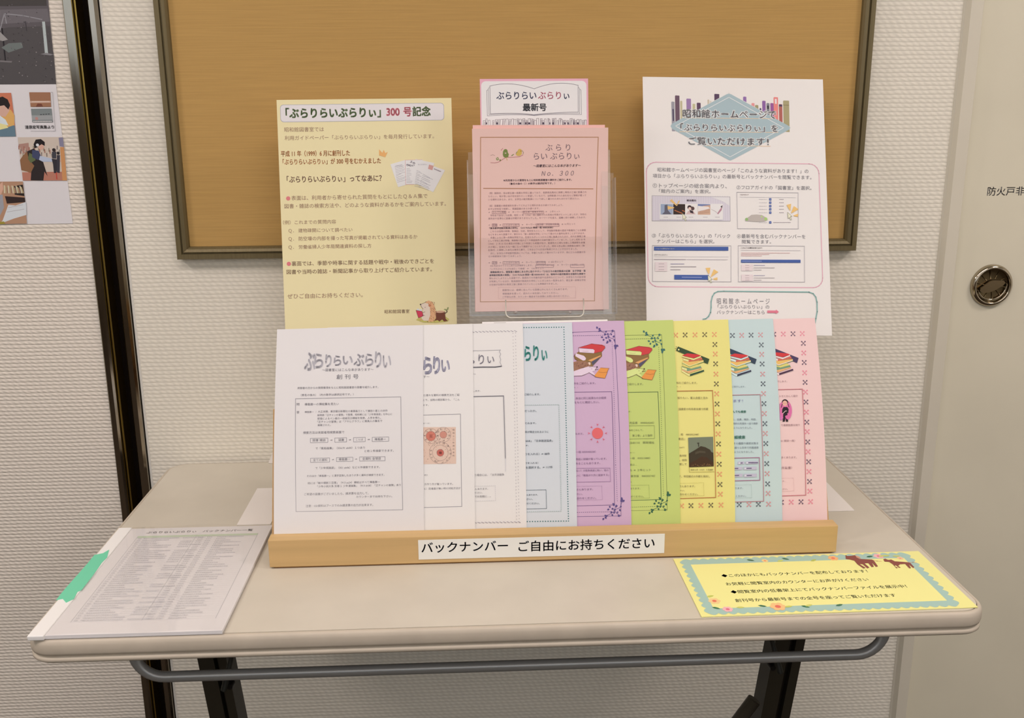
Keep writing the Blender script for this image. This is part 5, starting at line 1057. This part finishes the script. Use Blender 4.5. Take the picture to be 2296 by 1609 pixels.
# person with backpack at the shelves
s.poly(D((160, 1252), (467, 1252), (438, 950), (124, 952)), (198, 178, 162)); s.poly(D((160, 1252), (467, 1252), (460, 1190), (155, 1195)), (176, 112, 92)); s.poly(D((435, 1252), (467, 1252), (445, 1020), (418, 1020)), (196, 134, 84)); s.poly(D((408, 955), (438, 952), (445, 1020), (415, 1015)), (128, 120, 140))
s.poly(D((130, 1000), (200, 990), (205, 1060), (140, 1070)), (166, 124, 110))
for i in range(40): s.poly(D(*[(x_, y_) for x_, y_ in [(lambda a, b, c_, d_: (a, b))(0, 0, 0, 0)]*0] or [(130+i*7.2, 1010+(i*13 % 60)+26), (136+i*7.2, 1010+(i*13 % 60)+26), (135+i*7.2, 1010+(i*13 % 60)), (129+i*7.2, 1010+(i*13 % 60))]), [(150, 90, 74), (190, 170, 150), (110, 96, 92), (206, 190, 176), (132, 120, 100)][i % 5])
s.poly(D((215, 1250), (302, 1252), (310, 1190), (332, 1222), (300, 1120), (290, 1090), (275, 1062), (235, 1030), (190, 1050), (180, 1120), (220, 1180)), (40, 32, 32)); s.poly(D((190, 1190), (215, 1200), (240, 1150), (200, 1100), (190, 1050), (160, 1080), (140, 1110), (150, 1180)), (134, 92, 62)); s.poly(D((205, 1060), (235, 1075), (250, 1110), (215, 1130), (195, 1100)), (88, 96, 62))
s.poly(D((225, 1040), (270, 1045), (290, 1090), (265, 1110), (225, 1090)), (60, 64, 92)); s.poly(D((280, 1080), (365, 1100), (366, 1122), (300, 1122), (272, 1108)), (176, 180, 196)); s.poly(D((365, 1102), (420, 1108), (424, 1122), (366, 1120)), (206, 150, 126)); s.disc(*D(286, 1018), 7, (204, 156, 136)); s.poly(D((235, 1000), (250, 968), (285, 964), (312, 985), (312, 1012), (290, 1000), (262, 1020), (240, 1030)), (28, 22, 24)); s.disc(*D(262, 1006), 3.6, (214, 208, 206))
s.poly(D((360, 1100), (395, 1105), (405, 1130), (392, 1200), (376, 1200), (370, 1140)), (44, 40, 46)); s.disc(*D(376, 1040), 4.2, (40, 32, 32)); s.poly(D((362, 1052), (392, 1052), (392, 1100), (364, 1098)), (60, 58, 64)); s.disc(*D(405, 1062), 3.6, (36, 30, 32)); s.poly(D((396, 1075), (418, 1075), (416, 1200), (396, 1195)), (52, 48, 56)); s.line(D((392, 1200), (396, 1240)), 2, (190, 60, 50))
# reader in a chair
s.poly(D((-300, 1560), (188, 1550), (176, 1400), (160, 1258), (-300, 1262)), (172, 128, 100)); s.poly(D((36, 1360), (174, 1370), (178, 1402), (50, 1412)), (46, 32, 30)); s.poly(D((100, 1290), (160, 1280), (172, 1360), (104, 1350)), (36, 28, 26)); s.poly(D((-20, 1560), (20, 1530), (60, 1420), (110, 1425), (182, 1400), (186, 1490), (100, 1515)), (206, 204, 204)); s.poly(D((-20, 1300), (20, 1260), (24, 1310), (10, 1350), (-20, 1360)), (206, 156, 132)); s.poly(D((-20, 1350), (20, 1350), (30, 1440), (0, 1500), (-20, 1500)), (150, 146, 150))
for i in range(14): s.poly(D((30+i*10, 1340), (38+i*10, 1340), (36+i*9, 1285+(i*7 % 20)), (28+i*9, 1285+(i*7 % 20))), [(206, 190, 160), (176, 150, 110), (150, 110, 90)][i % 3])
s.poly(D((-30, 1556), (40, 1553), (30, 1535), (-30, 1540)), (150, 130, 50)); s.line(D((60, 1440), (160, 1420)), .8, (160, 150, 150)); s.line(D((50, 1470), (170, 1450)), .8, (160, 150, 150))
tag(s.finish(), 'white photo collage poster with grey playground and library photos on the left wall panel', 'poster')

# ------------------------------------------------------------------ door lettering and recessed ring pull
DP = Vector((0, .0058, 0))
o0 = hit(2160, 900, WN, DP)
s = Sheet('door_lettering_base', WN, DP, .5, .6, origin=Vector((hit(2200, 800, WN, DP).x, DP.y, hit(2200, 800, WN, DP).z)), U=Vector((1, 0, 0)), m=M_door, thick=.0001)
s.text('防火戸非常', 2214, 429, 2318, (120, 114, 112), w=.008, res=4)
base = s.o; o = s.parts['printed_text']; me = mesh_obj('door_lettering', o['v'], o['f'], [mat((112, 106, 104), .6)], fm=o['fm'], mtx=s.mtx)
bpy.data.objects.remove(base); dchild(me); me['label'] = 'grey lettering on the door'
hc = hit(2223.5, 640, WN, Vector((0, .003, 0))); hr = abs(hit(2270, 640, WN, Vector((0, .003, 0))).x-hc.x)
HM = Matrix.Translation((hc.x, .006, hc.z)) @ Matrix.Rotation(math.radians(90), 4, 'X')
def lathe(name, prof, m, n=48, mtx=HM):
    vs = []; fs = []
    for r, z in prof:
        for i in range(n): t = 2*math.pi*i/n; vs.append(mtx @ Vector((r*math.cos(t), r*math.sin(t), z)))
    for j in range(len(prof)-1):
        for i in range(n): fs.append((j*n+i, j*n+(i+1) % n, (j+1)*n+(i+1) % n, (j+1)*n+i))
    return mesh_obj(name, vs, fs, m, smooth=True)
M_chr = metal((176, 166, 148), .12); M_chr2 = metal((120, 106, 80), .25)
hd = empty('door_handle', (hc.x, .006, hc.z)); hd.parent = dr; hd.matrix_parent_inverse = Matrix.Translation(-Vector(dr.location)); 
HDI = Matrix.Translation(-Vector((hc.x, .006, hc.z)))
def hdch(o): o.parent = hd; o.matrix_parent_inverse = HDI; return o
R_ = hr
hdch(lathe('outer_ring', [(R_, 0), (R_*.995, .003), (R_*.95, .0062), (R_*.88, .0085), (R_*.82, .0088), (R_*.79, .0075), (R_*.775, .003), (R_*.77, .001)], M_chr))
hdch(lathe('dish', [(R_*.78, .0015), (R_*.76, .0012), (R_*.6, .0004), (R_*.3, .0002), (.0001, .0001)], M_chr2))
RT = Matrix.Translation((hc.x, .006, hc.z)) @ Matrix.Rotation(math.radians(-17), 4, 'Y')
pp = []
for i in range(15):
    t = math.radians(180+180*i/14); pp.append(RT @ Vector((R_*.70*math.cos(t), -.0048, R_*.66*math.sin(t))))
hdch(tube('pull_ring', pp, .0017, M_chr, None, 10))
bm = bmesh.new(); ol = [(-.62, -.07), (-.56, .06), (-.1, .24), (.1, .24), (.56, .08), (.62, -.05), (.5, -.13), (.1, -.24), (-.2, -.26), (-.5, -.2)]
f_ = [bm.verts.new(RT @ Vector((x*R_, -.0062, z*R_))) for x, z in ol]; b_2 = [bm.verts.new(RT @ Vector((x*R_, -.003, z*R_))) for x, z in ol]
bm.faces.new(f_); bm.faces.new(b_2[::-1])
for i in range(len(ol)): bm.faces.new((f_[i], f_[(i+1) % len(ol)], b_2[(i+1) % len(ol)], b_2[i]))
bmesh.ops.recalc_face_normals(bm, faces=bm.faces); hdch(bm_obj('grip_plate', bm, metal((150, 132, 104), .3)))
for i in range(10):
    t = 2*math.pi*i/10+.2; a = Vector((R_*.32*math.cos(t), -.0006, R_*.32*math.sin(t))); b = Vector((R_*.72*math.cos(t), -.0018, R_*.72*math.sin(t)))
    hdch(tube('rib', [RT @ a, RT @ b], .0007, M_chr2, None, 6))

bpy.data.objects.remove(TXT_O); bpy.data.curves.remove(TXT)
